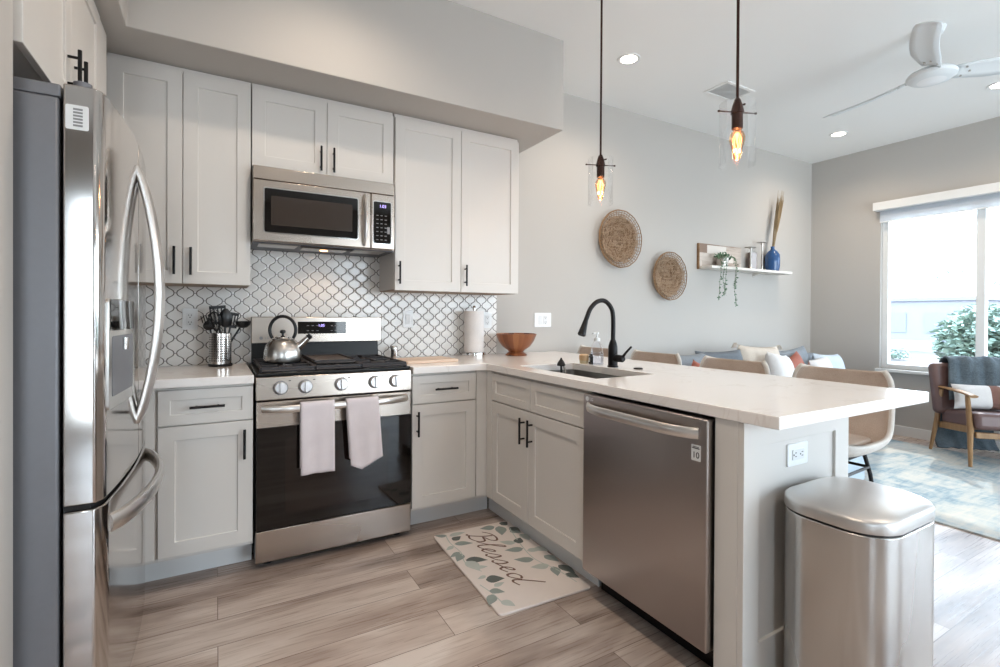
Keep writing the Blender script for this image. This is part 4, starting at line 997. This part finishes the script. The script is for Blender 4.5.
pendant('clear glass cylinder pendant hanging nearer the camera below the ceiling vent', 1.70, -1.912)
pendant('clear glass cylinder pendant hanging above the woven plates and farther away', 1.70, -1.080)

# recessed lights
def downlight(label, x, y, power=9, spot=True):
    d = thing('recessed_light', label, 'ceiling light', (x, y, CZ), group='recessed ceiling lights')
    bm = bm_(); lathe(bm, [(.078, CZ), (.076, CZ-.006), (.062, CZ-.007), (.055, CZ-.003), (.055, CZ)], (x, y, 0), 36, caps=False); obj('trim_ring', bm, 'trim', d)
    bm = bm_(); cyl(bm, (x, y, CZ-.0005), (x, y, CZ-.004), .056, seg=32); obj('lens', bm, 'lens', d)
    lamp('downlight', 'SPOT', (x, y, CZ-.02), power*4, (1, .83, .67), spot_size=math.radians(155), spot_blend=1.0, shadow_soft_size=.05)
downlight('recessed ceiling light nearest the soffit above the woven plates', 2.33, -.65)
downlight('recessed ceiling light in the far corner near the window wall', 5.11, -.65)
downlight('recessed ceiling light half cut by the frame edge near the fan', 5.05, -1.81)
for x, y in ((.33, -1.17), (.33, -2.6), (-.9, -3.6), (2.33, -3.4)): downlight('unseen recessed ceiling light over the kitchen floor', x, y, 9.5)  # out of view: first follows the soffit glow, the others added for light
# ceiling vent
v = thing('ceiling_vent', 'square grey return air vent in the ceiling beyond the pendants', 'vent', (3.37, -.69, CZ))
bm = bm_(); slab(bm, [3.20, 3.225, 3.515, 3.54], [-.80, -.775, -.605, -.58], {(i, j) for i in range(3) for j in range(3)}-{(1, 1)}, CZ-.008, CZ-.0005); obj('frame', bm, 'ceiling', v, 0, .002)
bm = bm_(); box(bm, 3.225, 3.515, -.775, -.605, CZ-.003, CZ-.001); obj('backing', bm, 'vent', v, 0)
bm = bm_()
for i in range(12): obox(bm, (3.37, -.768+i*.0142, CZ-.005), (1, 0, 0), (0, .8, .6), (0, -.6, .8), .29, .010, .0015)
obj('louvres', bm, 'vent', v, 0)

# ceiling fan
fx_, fy_, fz_ = 3.69, -1.86, 2.70
fn = thing('ceiling_fan', 'white three blade ceiling fan hanging over the living area', 'ceiling fan', (fx_, fy_, CZ))
bm = bm_(); lathe(bm, [(.0, CZ-.05), (.03, CZ-.05), (.055, CZ-.035), (.068, CZ-.002), (.068, CZ)], (fx_, fy_, 0), 32); obj('canopy', bm, 'fanwhite', fn)
bm = bm_(); cyl(bm, (fx_, fy_, fz_+.05), (fx_, fy_, CZ-.04), .013, seg=16); obj('downrod', bm, 'fanwhite', fn)
bm = bm_(); lathe(bm, [(0, -.040), (.06, -.039), (.10, -.032), (.122, -.016), (.126, 0), (.114, .016), (.082, .032), (.045, .044), (.02, .05), (0, .05)], (fx_, fy_, fz_), 40); obj('motor_housing', bm, 'fanwhite', fn)
bm = bm_(); lathe(bm, [(0, -.045), (.05, -.043), (.072, -.037), (0, -.036)], (fx_, fy_, fz_), 32); obj('bottom_cap', bm, 'white', fn)
def fanblade(ang):
    a = math.radians(ang); d = Vector((math.cos(a), math.sin(a), 0)); s = Vector((-math.sin(a), math.cos(a), 0)); Z = Vector((0, 0, 1)); bm = bm_(); rows = []
    for i in range(15):
        t = i/14; r = .115+(.70-.115)*t; w = (.046+.030*min(1, t*3.2)**.8-.016*t) ; sw = -.025*math.sin(PI*t); tw = math.radians(24-10*t); pitch = s*math.cos(tw)-Z*math.sin(tw)
        if i == 14: w *= .86
        row = []
        for q_ in (-1, -.5, 0, .5, 1):
            c = Vector((fx_, fy_, fz_+.012))+d*r+s*sw+pitch*(q_*w)+Z*(.008*(1-q_*q_)); row.append(c)
        rows.append(row)
    V = [[bm.verts.new(p) for p in r] for r in rows]
    for a_, b_ in zip(V, V[1:]):
        for i in range(4): bm.faces.new((a_[i], a_[i+1], b_[i+1], b_[i]))
    o = obj('blade', bm, 'fanwhite', fn, 50); m_ = o.modifiers.new('thick', 'SOLIDIFY'); m_.thickness = .008; m_.offset = 0
    for r, q_ in ((.17, -.03), (.17, .03), (.20, 0)):
        bm = bm_(); c = Vector((fx_, fy_, fz_+.012))+d*r+s*q_-Z*(math.tan(math.radians(22))*q_); lathe(bm, [(.006, -.008), (.006, .004), (0, .006)], c, 10)
        obj('blade_screw', bm, 'silver', o)
for a in (198, 76, 318): fanblade(a)

# ------------------------------------------------------------------ wall decor
def plate(label, x, z, R, seed):
    p = thing('woven_wall_basket', label, 'wall basket', (x, 0, z), group='woven baskets on the wall'); rnd = random.Random(seed)
    def pt(r, a, yo=0): # shallow bowl: centre near the wall, rim standing off
        return Vector((x+r*math.cos(a), -.010-.055*(r/R)**2+yo, z+r*math.sin(a)))
    bm = bm_(); n = 40; rings = []
    for k in range(9):
        r = R*.80*k/8+.002; rings.append([bm.verts.new(pt(r, 2*PI*i/n, .004)) for i in range(n)])
    for a, b in zip(rings, rings[1:]):
        for i in range(n): bm.faces.new((a[i], a[(i+1) % n], b[(i+1) % n], b[i]))
    bm.faces.new(rings[0]); o = obj('woven_centre', bm, 'wickerbase', p, 60); s = o.modifiers.new('t', 'SOLIDIFY'); s.thickness = .006
    bm = bm_()
    for k in range(460):
        r = R*.84*math.sqrt(rnd.random()); a = rnd.random()*2*PI; w = rnd.uniform(.025, .07); o_ = rnd.uniform(-.010, -.003)
        sgn = rnd.choice((-1, 1)); da = w/max(r, .03); pts = [pt(min(R*.86, max(.004, r+(.018*sgn*(i/4-.5)+.008*math.sin(i*2.1+k)))), a+da*(i/4), o_-.004) for i in range(5)]
        tube(bm, pts, rnd.uniform(.0018, .0030), 4)
    o = obj('coiled_strands', bm, 'wicker', p, 60)
    bm = bm_()
    for k in range(46):
        a = 2*PI*k/46+rnd.uniform(-.02, .02); tube(bm, [pt(R*.30, a, -.008), pt(R*.62, a+.03*math.sin(k), -.010), pt(R*.82, a, -.004), pt(R, a+.02, 0)], .0022, 4)
    obj('radial_canes', bm, 'wickerdark', p, 60)
    bm = bm_()
    for rr, yo, w in ((R, 0, .0042), (R*.985, -.006, .003), (R*.93, 0, .0024), (R*.87, 0, .0026)): tube(bm, [pt(rr*(1+.006*math.sin(i*1.7)), 2*PI*i/56, yo) for i in range(56)], w, 6, closed=True)
    obj('rim', bm, 'wickerdark', p, 60)
plate('larger higher round woven basket on the wall below the left pendant', 2.825, 1.852, .243, 1)
plate('smaller lower round woven basket on the wall beside the shelf', 3.435, 1.563, .218, 2)

# shelf
sh = thing('wall_shelf', 'whitewashed wooden wall shelf with a rustic back board', 'shelf', (4.5, -.08, 1.66))
bm = bm_(); box(bm, 3.885, 5.21, -.16, -.001, 1.655, 1.680); obj('shelf_board', bm, 'shelf', sh, 0, .003)
bm = bm_(); box(bm, 3.885, 4.53, -.022, -.001, 1.680, 1.905); obj('back_board', bm, 'rustic', sh, 0, .002)
bm = bm_(); box(bm, 3.872, 3.885, -.024, -.001, 1.655, 1.905); obj('end_strip', bm, 'wickerdark', sh, 0, .001)
bm = bm_(); prism(bm, [(-.001, 1.655), (-.13, 1.655), (-.001, 1.62)], (4.75, 0, 0), (0, 1, 0), (0, 0, 1), (1, 0, 0), .02); obj('bracket', bm, 'shelf', sh, 0)
SZ = 1.6805
def pos_at(y): return y
pl = thing('trailing_plant', 'green trailing plant in a small silver pot on the shelf', 'potted plant', (4.13, -.09, SZ))
bm = bm_(); lathe(bm, [(.042, 0), (.050, .004), (.056, .04), (.060, .085), (.054, .085), (.050, .045), (0, .040)], (4.13, -.09, SZ), 28); obj('pot', bm, 'silver', pl)
rnd = random.Random(5)
def leafmesh(bm, c, d, l, w):
    d = d.normalized(); x, y = frame_of(d); n = (x*rnd.uniform(-1, 1)+y*rnd.uniform(-1, 1)).normalized(); s = d.cross(n).normalized()
    v = [bm.verts.new(p) for p in (c, c+d*l*.35+s*w*.5+n*.003, c+d*l*.75+s*w*.35+n*.004, c+d*l, c+d*l*.75-s*w*.35+n*.004, c+d*l*.35-s*w*.5+n*.003)]
    bm.faces.new(v)
fol, stm = bm_(), bm_()
strands = [(3.985, 1.37), (4.03, 1.44), (4.065, 1.40), (4.205, 1.31), (4.225, 1.47)]
for i, (x, zb) in enumerate(strands):
    pts = cat([(4.13+(x-4.13)*.4, -.09, SZ+.085), (x, -.14, SZ+.10), (x+.005, -.182, SZ+.02), (x-.01, -.18, (SZ+zb)/2), (x+.015*(1 if i % 2 else -1), -.178, zb+.05), (x+.03*(1 if i % 2 else -1), -.178, zb)], 6)
    tube(stm, pts, .0016, 5)
    for j, p in enumerate(pts):
        for k in range(1 if j % 3 else 2): leafmesh(fol, p, Vector((rnd.uniform(-1, 1), rnd.uniform(-.8, .4), rnd.uniform(-1, .4))), rnd.uniform(.016, .03), rnd.uniform(.010, .016))
for k in range(75):
    a, r = rnd.random()*2*PI, .075*math.sqrt(rnd.random()); p = Vector((4.125+r*math.cos(a)*1.3, -.095+r*math.sin(a)*.8, SZ+.085+.045*rnd.random()-(r*.25)))
    leafmesh(fol, p, Vector((rnd.uniform(-1, 1), rnd.uniform(-1, .6), rnd.uniform(-.4, 1))), rnd.uniform(.022, .04), rnd.uniform(.014, .022))
obj('foliage', fol, 'leaf', pl, 0); obj('stems', stm, 'stem', pl)
def candle(label, x, h):
    c = thing('candle_holder', label, 'candle holder', (x, -.085, SZ), group='silver candle holders on the shelf')
    bm = bm_(); lathe(bm, [(.034, 0), (.035, .004), (.014, .010), (.007, .02), (.010, .04), (.006, .06), (.009, h*.5), (.006, h*.55), (.0075, h-.03), (.012, h-.01), (.012, h-.006)], (x, -.085, SZ), 22); obj('stem', bm, 'silver', c)
    bm = bm_(); lathe(bm, [(.012, h-.006), (.052, h-.003), (.054, h+.003), (.050, h+.004), (0, h+.001)], (x, -.085, SZ), 28); obj('drip_plate', bm, 'silver', c)
candle('shorter silver candle holder standing beside the brown glass block', 4.590, .225)
candle('taller silver candle holder standing beside the blue vase', 4.785, .290)
bm = bm_(); prism(bm, rrect(.12, .185, .02, 5, 4.685, SZ+.0925), (0, -.03, 0), (1, 0, 0), (0, 0, 1), (0, -1, 0), .03); tag(obj('glass_block', bm, 'brownglass', None, 35, .004, loc=(4.685, -.045, SZ)), 'smoky brown upright block between the two candle holders', 'ornament')
va = thing('vase', 'glossy blue bottle vase near the right end of the shelf', 'vase', (4.975, -.082, SZ))
bm = bm_(); lathe(bm, [(.055, 0), (.062, .004), (.070, .05), (.073, .12), (.068, .175), (.045, .212), (.022, .228), (.017, .245), (.021, .262), (.017, .262), (.013, .245), (.018, .228)], (4.975, -.082, SZ), 36); obj('bottle', bm, 'vase', va)
gs = thing('dry_grass', 'tall bunch of tan dry grass standing in the blue vase', 'dried grass', (4.975, -.082, SZ+.2))
bm, hd = bm_(), bm_()
for k in range(22):
    a, sp = rnd.random()*2*PI, math.sqrt(rnd.random()); tx = .105+.055*sp*math.cos(a); ty = .03*sp*math.sin(a); h_ = rnd.uniform(.66, .86)
    b0 = Vector((4.975+.008*math.cos(a), -.082+.008*math.sin(a), SZ+.20)); top = Vector((4.975+tx, -.082+ty-.02, SZ+h_)); mid = b0.lerp(top, .5)+Vector((-.012, 0, .01))
    tube(bm, [b0, b0.lerp(mid, .5), mid, mid.lerp(top, .5), top], [.0022, .0022, .002, .0018, .001], 5)
    tube(hd, [b0.lerp(top, .45), b0.lerp(top, .72), top+Vector((.004, 0, .02))], [.002, .004, .001], 5)
obj('stalks', bm, 'straw', gs); obj('seed_heads', hd, 'straw', gs)

# ------------------------------------------------------------------ bar stools
def stool_proto():
    t = thing('bar_stool', 'x', 'bar stool', (0, 0, 0), local=True, group='tan bar stools along the peninsula')
    # local: front = -y, back at +y
    def shell(bm, off, topc=1.0):
        nu, rows = 20, []
        prof = [(-.20, .640, .17), (-.17, .628, .195), (-.05, .622, .205), (.08, .625, .208), (.145, .650, .206), (.178, .70, .205), (.196, .77, .203), (.21, .85, .20), (.218, .915, .193), (.222, .948, .165)]
        for k, (y, z, hw) in enumerate(prof):
            row = []
            for i in range(nu+1):
                u = i/nu*2-1; x = hw*math.sin(u*PI/2)*1.0 if abs(u) < 2 else 0
                cup = abs(u)**3
                if k < 4: p = Vector((x, y, z+.045*cup))
                elif k == 4: p = Vector((x, y-.02*cup, z+.03*cup))
                else: p = Vector((x, y-.03*cup, z))
                row.append(p)
            rows.append(row)
        return rows
    bm = bm_(); rows = shell(bm, 0); V = [[bm.verts.new(p) for p in r] for r in rows]
    for a, b in zip(V, V[1:]):
        for i in range(len(a)-1): bm.faces.new((a[i], a[i+1], b[i+1], b[i]))
    o = obj('seat_shell', bm, None, t, 60, mats=['stoolrim', 'stool', 'stoolrim'])
    s = o.modifiers.new('sub', 'SUBSURF'); s.levels = 1; s.render_levels = 2
    s = o.modifiers.new('thick', 'SOLIDIFY'); s.thickness = .022; s.offset = 1; s.material_offset = 1; s.material_offset_rim = 2; s.use_rim = True
    bm = bm_(); prism(bm, rrect(.34, .30, .06, 6, 0, -.02), (0, 0, .628), (1, 0, 0), (0, 1, 0), (0, 0, 1), .036); obj('seat_cushion', bm, 'stool', t, 40, .012, 3)
    for sx in (-1, 1):
        for sy, y0, y1 in ((-1, -.13, -.205), (1, .10, .195)):
            bm = bm_(); tube(bm, [(sx*.13, y0, .607), (sx*.15, y0+(y1-y0)*.25, .50), (sx*.195, y1, 0)], .0085, 10); obj('leg', bm, 'black', t)
    bm = bm_(); box(bm, -.14, .14, -.14, .11, .585, .600); obj('seat_plate', bm, 'black', t, 30, .003)
    bm = bm_(); z = .235; c = [(-.175, -.178, z), (.175, -.178, z), (.175, .158, z), (-.175, .158, z)]
    for i in range(4): tube(bm, [c[i], c[(i+1) % 4]], .008, 10)
    obj('footrest', bm, 'black', t)
    bm = bm_(); z = .53; c = [(-.147, -.147, z), (.147, -.147, z), (.147, .120, z), (-.147, .120, z)]
    for i in range(4): tube(bm, [c[i], c[(i+1) % 4]], .0065, 8)
    obj('leg_brace', bm, 'black', t)
    return t
st = stool_proto()
spots = [((2.235, -1.972), 4, 'tan bar stool at the open end of the peninsula nearest the trash can'),
         ((2.215, -1.415), 2, 'second tan bar stool back from the peninsula end'),
         ((2.215, -.835), 2, 'third tan bar stool from the peninsula end, right behind the faucet'),
         ((2.205, -.262), 3, 'tan bar stool nearest the back wall behind the soap bottle')]
for i, ((x, y), rz, lb) in enumerate(spots):
    th = math.radians(-90+rz)          # front (-y) turned to face the counter (-x)
    if i == 0: st.location = (x, y, 0); st.rotation_euler = (0, 0, th); st['label'] = lb
    else: dup(st, (x, y, 0), th, lb)
# ------------------------------------------------------------------ living room
bm = bm_(); prism(bm, rrect(2.06, 3.2, .01, 3, 4.515, -2.53), (0, 0, .0005), (1, 0, 0), (0, 1, 0), (0, 0, 1), .010)
tag(obj('area_rug', bm, 'rug', None, 0, .002, loc=(4.5, -2.5, 0)), 'faded blue and cream distressed area rug on the living room floor', 'rug')
# sofa along the back wall
sf = thing('sofa', 'blue grey sofa against the back wall behind the bar stools', 'sofa', (4.15, -.5, 0))
bm = bm_(); box(bm, 2.92, 5.42, -.92, -.06, .12, .30); obj('base_frame', bm, 'sofa', sf, 40, .02, 3)
for x in (3.0, 5.34):
    for y in (-.86, -.12):
        bm = bm_(); cyl(bm, (x, y, 0), (x, y, .125), .016, .024, 14); obj('leg', bm, 'chairwood', sf)
bm = bm_(); box(bm, 2.92, 5.42, -.26, -.03, .30, .80); obj('backrest', bm, 'sofa', sf, 40, .05, 4)
for x0, x1 in ((2.82, 2.97), (5.37, 5.52)):
    bm = bm_(); box(bm, x0, x1, -.92, -.05, .12, .60); obj('arm', bm, 'sofa', sf, 40, .04, 4)
for x0, x1 in ((2.98, 4.17), (4.18, 5.36)):
    bm = bm_(); box(bm, x0, x1, -.93, -.27, .30, .445); obj('seat_cushion', bm, 'sofa', sf, 40, .045, 4)
    bm = bm_(); box(bm, x0, x1, -.40, -.24, .44, .82); obj('back_cushion', bm, 'slate', sf, 40, .06, 4)
def pillow(name, label, c, w, h, th, yaw, tilt, roll, mat, tassels=None, band=None, group='throw pillows on the sofa'):
    bm = bm_(); n = 18; faces = []
    def grid(sg):
        g = []
        for j in range(n+1):
            row = []
            for i in range(n+1):
                u, v = i/n*2-1, j/n*2-1
                t_ = ((1-u**4)*(1-v**4))**.55; pinch = 1-.07*(1-abs(u)**2)*abs(v)**3; pin2 = 1-.07*(1-abs(v)**2)*abs(u)**3
                row.append((u*w/2*pin2, sg*th/2*t_, v*h/2*pinch))
            g.append(row)
        return g
    a = [[bm.verts.new(p) for p in r] for r in grid(-1)]; b = [[None]*(n+1) for _ in range(n+1)]; gb = grid(1)
    for j in range(n+1):
        for i in range(n+1): b[j][i] = a[j][i] if i in (0, n) or j in (0, n) else bm.verts.new(gb[j][i])
    for j in range(n):
        for i in range(n):
            f1 = bm.faces.new((a[j][i], a[j][i+1], a[j+1][i+1], a[j+1][i])); f2 = bm.faces.new((b[j][i], b[j+1][i], b[j+1][i+1], b[j][i+1]))
            if band and any(lo <= i < hi for lo, hi in band[0]): f1.material_index = f2.material_index = 1
    p = obj(name, bm, None, None, 60, mats=[mat]+([band[1]] if band else []))
    p.rotation_euler = (tilt, roll, yaw); p.location = c; p.rotation_mode = 'XYZ'; tag(p, label, 'pillow', group)
    if tassels:
        k = 0
        for sx in (-1, 1):
            for sz in (-1, 1):
                bm = bm_()
                for q_ in range(9):
                    a_ = 2*PI*q_/9; bx, bz = sx*w/2, sz*h/2
                    tube(bm, [(bx*.98, 0, bz*.98), (bx+sx*.03+.010*math.cos(a_), .012*math.sin(a_), bz+sz*.012), (bx+sx*.055+.02*math.cos(a_), .02*math.sin(a_), bz-.03)], .003, 5)
                obj('tassel', bm, tassels, p)
    return p
T = math.radians
pillow('throw_pillow', 'slate blue pillow at the left end of the sofa', (3.20, -.50, .66), .50, .48, .15, T(4), T(-14), 0, 'slate')
pillow('throw_pillow', 'rust red pillow leaning on the slate pillow at left', (3.14, -.66, .62), .32, .40, .12, T(-8), T(-20), T(28), 'rust')
pillow('throw_pillow', 'dark blue grey pillow beside the cream tasselled pillow', (3.62, -.47, .68), .55, .46, .15, T(-5), T(-12), 0, 'navy')
pillow('throw_pillow', 'cream tasselled pillow in the middle of the sofa', (4.17, -.47, .705), .60, .46, .16, T(0), T(-10), T(3), 'cream', tassels='cream')
pillow('throw_pillow', 'plain white pillow standing in front of the cream tasselled one', (4.18, -.66, .66), .42, .44, .16, T(10), T(-16), T(8), 'whitefab')
pillow('throw_pillow', 'rust red pillow tucked between white and blue grey pillows', (4.50, -.60, .65), .36, .36, .12, T(6), T(-14), T(-20), 'rust')
pillow('throw_pillow', 'slate blue pillow behind the second rust pillow toward the window', (4.66, -.50, .68), .42, .44, .15, T(-4), T(-10), T(-6), 'slate')
pillow('throw_pillow', 'pale blue white pillow at the right end of the sofa', (5.10, -.60, .64), .58, .40, .16, T(6), T(-14), T(3), 'palefab')
pillow('throw_pillow', 'white pillow in front of the slate pillow near the sofa right end', (4.82, -.68, .64), .38, .36, .13, T(8), T(-18), T(-5), 'whitefab')
# ottoman
ot = thing('ottoman', 'pale blue upholstered ottoman on the rug beyond the end stool', 'ottoman', (3.55, -1.2, .0105))
bm = bm_(); box(bm, 3.24, 3.81, -1.47, -.97, .05, .30); obj('base', bm, 'ottoman', ot, 40, .015, 3)
bm = bm_(); box(bm, 3.23, 3.82, -1.48, -.96, .30, .40); obj('cushion', bm, 'ottoman', ot, 40, .03, 3)
for x in (3.55, 3.75):
    for y in (-1.41, -1.03):
        bm = bm_(); cyl(bm, (x, y, .0105), (x, y, .052), .018, .022, 12); obj('foot', bm, 'chairwood', ot)

# armchair
ac = thing('armchair', 'brown leather armchair with wooden arms on the rug by window', 'armchair', (5.437, -1.659, .0112), T(-46), local=True)
# local: front -y; sitter's chair spans x -.31 .. .31
W2 = .25
for sx in (-1, 1):
    x = sx*W2
    bm = bm_(); tube(bm, [(x+sx*.02, .28, 0), (x, .225, .28), (x-sx*.005, .17, .56)], [.015, .024, .018], 12, flat=.8); obj('leg', bm, 'chairwood', ac)
    bm = bm_(); tube(bm, [(x+sx*.02, -.285, 0), (x, -.24, .28), (x-sx*.005, -.19, .56)], [.015, .025, .019], 12, flat=.8); obj('leg', bm, 'chairwood', ac)
    bm = bm_(); tube(bm, cat([(x-sx*.005, .22, .575), (x, .09, .578), (x, -.08, .577), (x, -.20, .570), (x, -.285, .56)], 5), [.016+.014*min(1, i/10) for i in range(21)], 12, flat=.42); obj('armrest', bm, 'chairwood', ac)
    bm = bm_(); obox(bm, (x-sx*.02, -.008, .262), (1, 0, 0), (0, 1, -.10), (0, .10, 1), .026, .45, .055); obj('side_rail', bm, 'chairwood', ac, 30, .004)
bm = bm_(); box(bm, -W2+.03, W2-.03, -.26, -.23, .225, .272); obj('front_rail', bm, 'chairwood', ac, 30, .004)
bm = bm_(); box(bm, -W2+.03, W2-.03, .195, .22, .21, .26); obj('rear_rail', bm, 'chairwood', ac, 30, .004)
bm = bm_(); obox(bm, (0, -.035, .340), (1, 0, 0), (0, 1, -.10), (0, .10, 1), .46, .50, .135); obj('seat_cushion', bm, 'leather', ac, 40, .035, 4)
bm = bm_(); obox(bm, (-.01, .232, .560), (1, 0, 0), (0, 1, -.22), (0, .22, 1), .56, .10, .45); obj('back_cushion', bm, 'leather', ac, 40, .04, 4)
# throw draped over the chair back: front fall, over the top, rear fall to the floor
def throw_():
    bm = bm_(); path = [(.112, .470), (.128, .55), (.148, .64), (.168, .735), (.185, .790), (.222, .822), (.268, .818), (.308, .785), (.318, .70), (.318, .56), (.318, .40), (.318, .24), (.30, .10), (.24, .03)]
    P = cat([(0, a, b) for a, b in path], 4); nu = 30; rows = []
    for k, p in enumerate(P):
        row = []; t_ = k/(len(P)-1)
        for i in range(nu+1):
            u = i/nu; x = -.19+.40*u+(.05*(1-min(1, t_*2.6)))*(.5-u)*-1
            w = .010*math.sin(u*17+t_*4)+.006*math.sin(u*31-t_*7)
            row.append(Vector((x+(.10*(t_ > .5)*(t_-.5))*(u-.9), p.y+w*(1 if t_ > .4 else -1), p.z+abs(w)*.7)))
        rows.append(row)
    V = [[bm.verts.new(p) for p in r] for r in rows]
    for a, b in zip(V, V[1:]):
        for i in range(nu): bm.faces.new((a[i], a[i+1], b[i+1], b[i]))
    o = obj('throw_blanket', bm, 'throw', None, 70); s = o.modifiers.new('t', 'SOLIDIFY'); s.thickness = .016; s.offset = 1
    o.location = ac.location; o.rotation_euler = ac.rotation_euler
    tag(o, 'dark teal throw blanket draped over the armchair back', 'blanket')
throw_()
p = pillow('lumbar_pillow', 'long white lumbar pillow with brown stripe on the armchair', (0, 0, 0), .44, .215, .12, 0, 0, 0, 'whitefab', band=([(10, 13)], 'stripe'), group=None)
R_ = Matrix.Rotation(T(-46), 4, 'Z'); loc = Vector((5.437, -1.659, .0112))+R_.to_3x3() @ Vector((-.01, .045, .515)); p.location = loc; p.rotation_euler = (T(-14), 0, T(-46))

# ------------------------------------------------------------------ outside the window
bm = bm_(); n = 30; V = []
gr = random.Random(9)
for i in range(n+1):
    V.append([bm.verts.new((6.2+i*2.0, -40+j*4.0, -.45+(.045*i if i > 3 else 0)+gr.uniform(-.12, .12))) for j in range(n+1)])
for i in range(n):
    for j in range(n): bm.faces.new((V[i][j], V[i+1][j], V[i+1][j+1], V[i][j+1]))
struct('ground', bm, 'dirt', 60)
bl = thing('building', 'pale flat roofed building outside beyond the window', 'building', (27, 9, 0))
bm = bm_(); box(bm, 24, 33, 3.6, 16, -.8, 1.86); obj('wall', bm, 'stucco', bl, 0)
bm = bm_(); box(bm, 23.9, 33.1, 3.5, 16.1, 1.86, 2.0); obj('roof', bm, 'roofm', bl, 0)
bm = bm_(); box(bm, 23.6, 24, 3.6, 16, -.6, .30); obj('low_wall', bm, 'stuccow', bl, 0)
for y in (4.6, 5.9, 7.4, 9.2):
    bm = bm_(); box(bm, 23.97, 24.02, y, y+.7, .6, 1.4); obj('window', bm, 'roofm', bl, 0)
def tree(label, x, y, zc, rx, ry, rz, n, seed, zg=-.3):
    r = random.Random(seed); t = thing('tree', label, 'tree', (x, y, zg), group='trees outside the window')
    bm = bm_(); tube(bm, [(x, y, zg), (x+.05, y, zc-.2), (x, y+.1, zc+rz*.4)], [.11, .08, .03], 10)
    for k in range(6):
        a = 2*PI*k/6; tube(bm, [(x, y, zc-rz*.5), (x+rx*.5*math.cos(a), y+ry*.5*math.sin(a), zc+rz*.1), (x+rx*.8*math.cos(a), y+ry*.8*math.sin(a), zc+rz*.3)], [.05, .03, .01], 6)
    obj('trunk', bm, 'treebark', t)
    bm = bm_()
    for k in range(n):
        while True:
            p = Vector((r.uniform(-1, 1), r.uniform(-1, 1), r.uniform(-1, 1)))
            if .2 < p.length < 1: break
        c = Vector((x+p.x*rx, y+p.y*ry, zc+p.z*rz)); a = r.random()*2*PI; d = Vector((math.cos(a), math.sin(a), r.uniform(-.6, .6))).normalized(); s = d.cross(Vector((r.uniform(-1, 1), r.uniform(-1, 1), 1))).normalized(); l = r.uniform(.12, .22)
        v = [bm.verts.new(q_) for q_ in (c, c+d*l*.5+s*l*.28, c+d*l, c+d*l*.5-s*l*.28)]; bm.faces.new(v)
    obj('foliage', bm, 'treeleaf', t, 0); return t
tree('large rounded green tree outside right of the pale building', 17.0, 1.58, .58, 1.1, 1.0, .95, 5200, 1)
tree('green tree outside at the right edge of the window view', 16.5, -1.2, .50, 1.4, 1.4, 1.0, 2600, 2)
sb = thing('shrub', 'low green shrub on dry ground outside the window', 'shrub', (19, 4.3, -.2)); r = random.Random(4)
bm = bm_()
for k in range(220):
    p = Vector((r.gauss(0, .2), r.gauss(0, .22), abs(r.gauss(0, .13)))); c = Vector((19, 4.3, -.15))+p; d = Vector((r.uniform(-1, 1), r.uniform(-1, 1), r.uniform(0, 1))).normalized(); s = d.cross(Vector((0, .3, 1))).normalized()
    bm.faces.new([bm.verts.new(q_) for q_ in (c, c+d*.06+s*.03, c+d*.12, c+d*.06-s*.03)])
obj('foliage', bm, 'treeleaf', sb, 0)
# sprigs of a branch hanging outside the window
for lb, y0, z0, x0, sd in (('leafy branch tip hanging outside against the bright left pane', -0.23, 1.80, 9.0, 1), ('leafy branch tip hanging outside against the bright right pane', -0.76, 1.66, 9.0, 2)):
    b = thing('branch', lb, 'branch', (x0, y0, z0), group='branch tips outside the window'); r = random.Random(sd); bm, lf = bm_(), bm_()
    base = Vector((x0, y0-1.1, z0+1.6))
    for k in range(3):
        tip = Vector((x0+r.uniform(-.05, .05), y0+(k-1)*.14, z0+r.uniform(-.05, .05))); tube(bm, cat([base, base.lerp(tip, .6)+Vector((0, .1, .18)), tip], 5), .004, 5)
        for j in range(9):
            d = Vector((r.uniform(-.5, .5), r.uniform(-1, 1), r.uniform(-.6, .6))).normalized(); c = tip+Vector((0, r.uniform(-.05, .05), r.uniform(-.03, .05))); s = d.cross(Vector((1, 0, .2))).normalized()
            lf.faces.new([lf.verts.new(q_) for q_ in (c, c+d*.03+s*.014, c+d*.065, c+d*.03-s*.014)])
    obj('twigs', bm, 'treebark', b); obj('leaves', lf, 'treeleaf', b, 0)
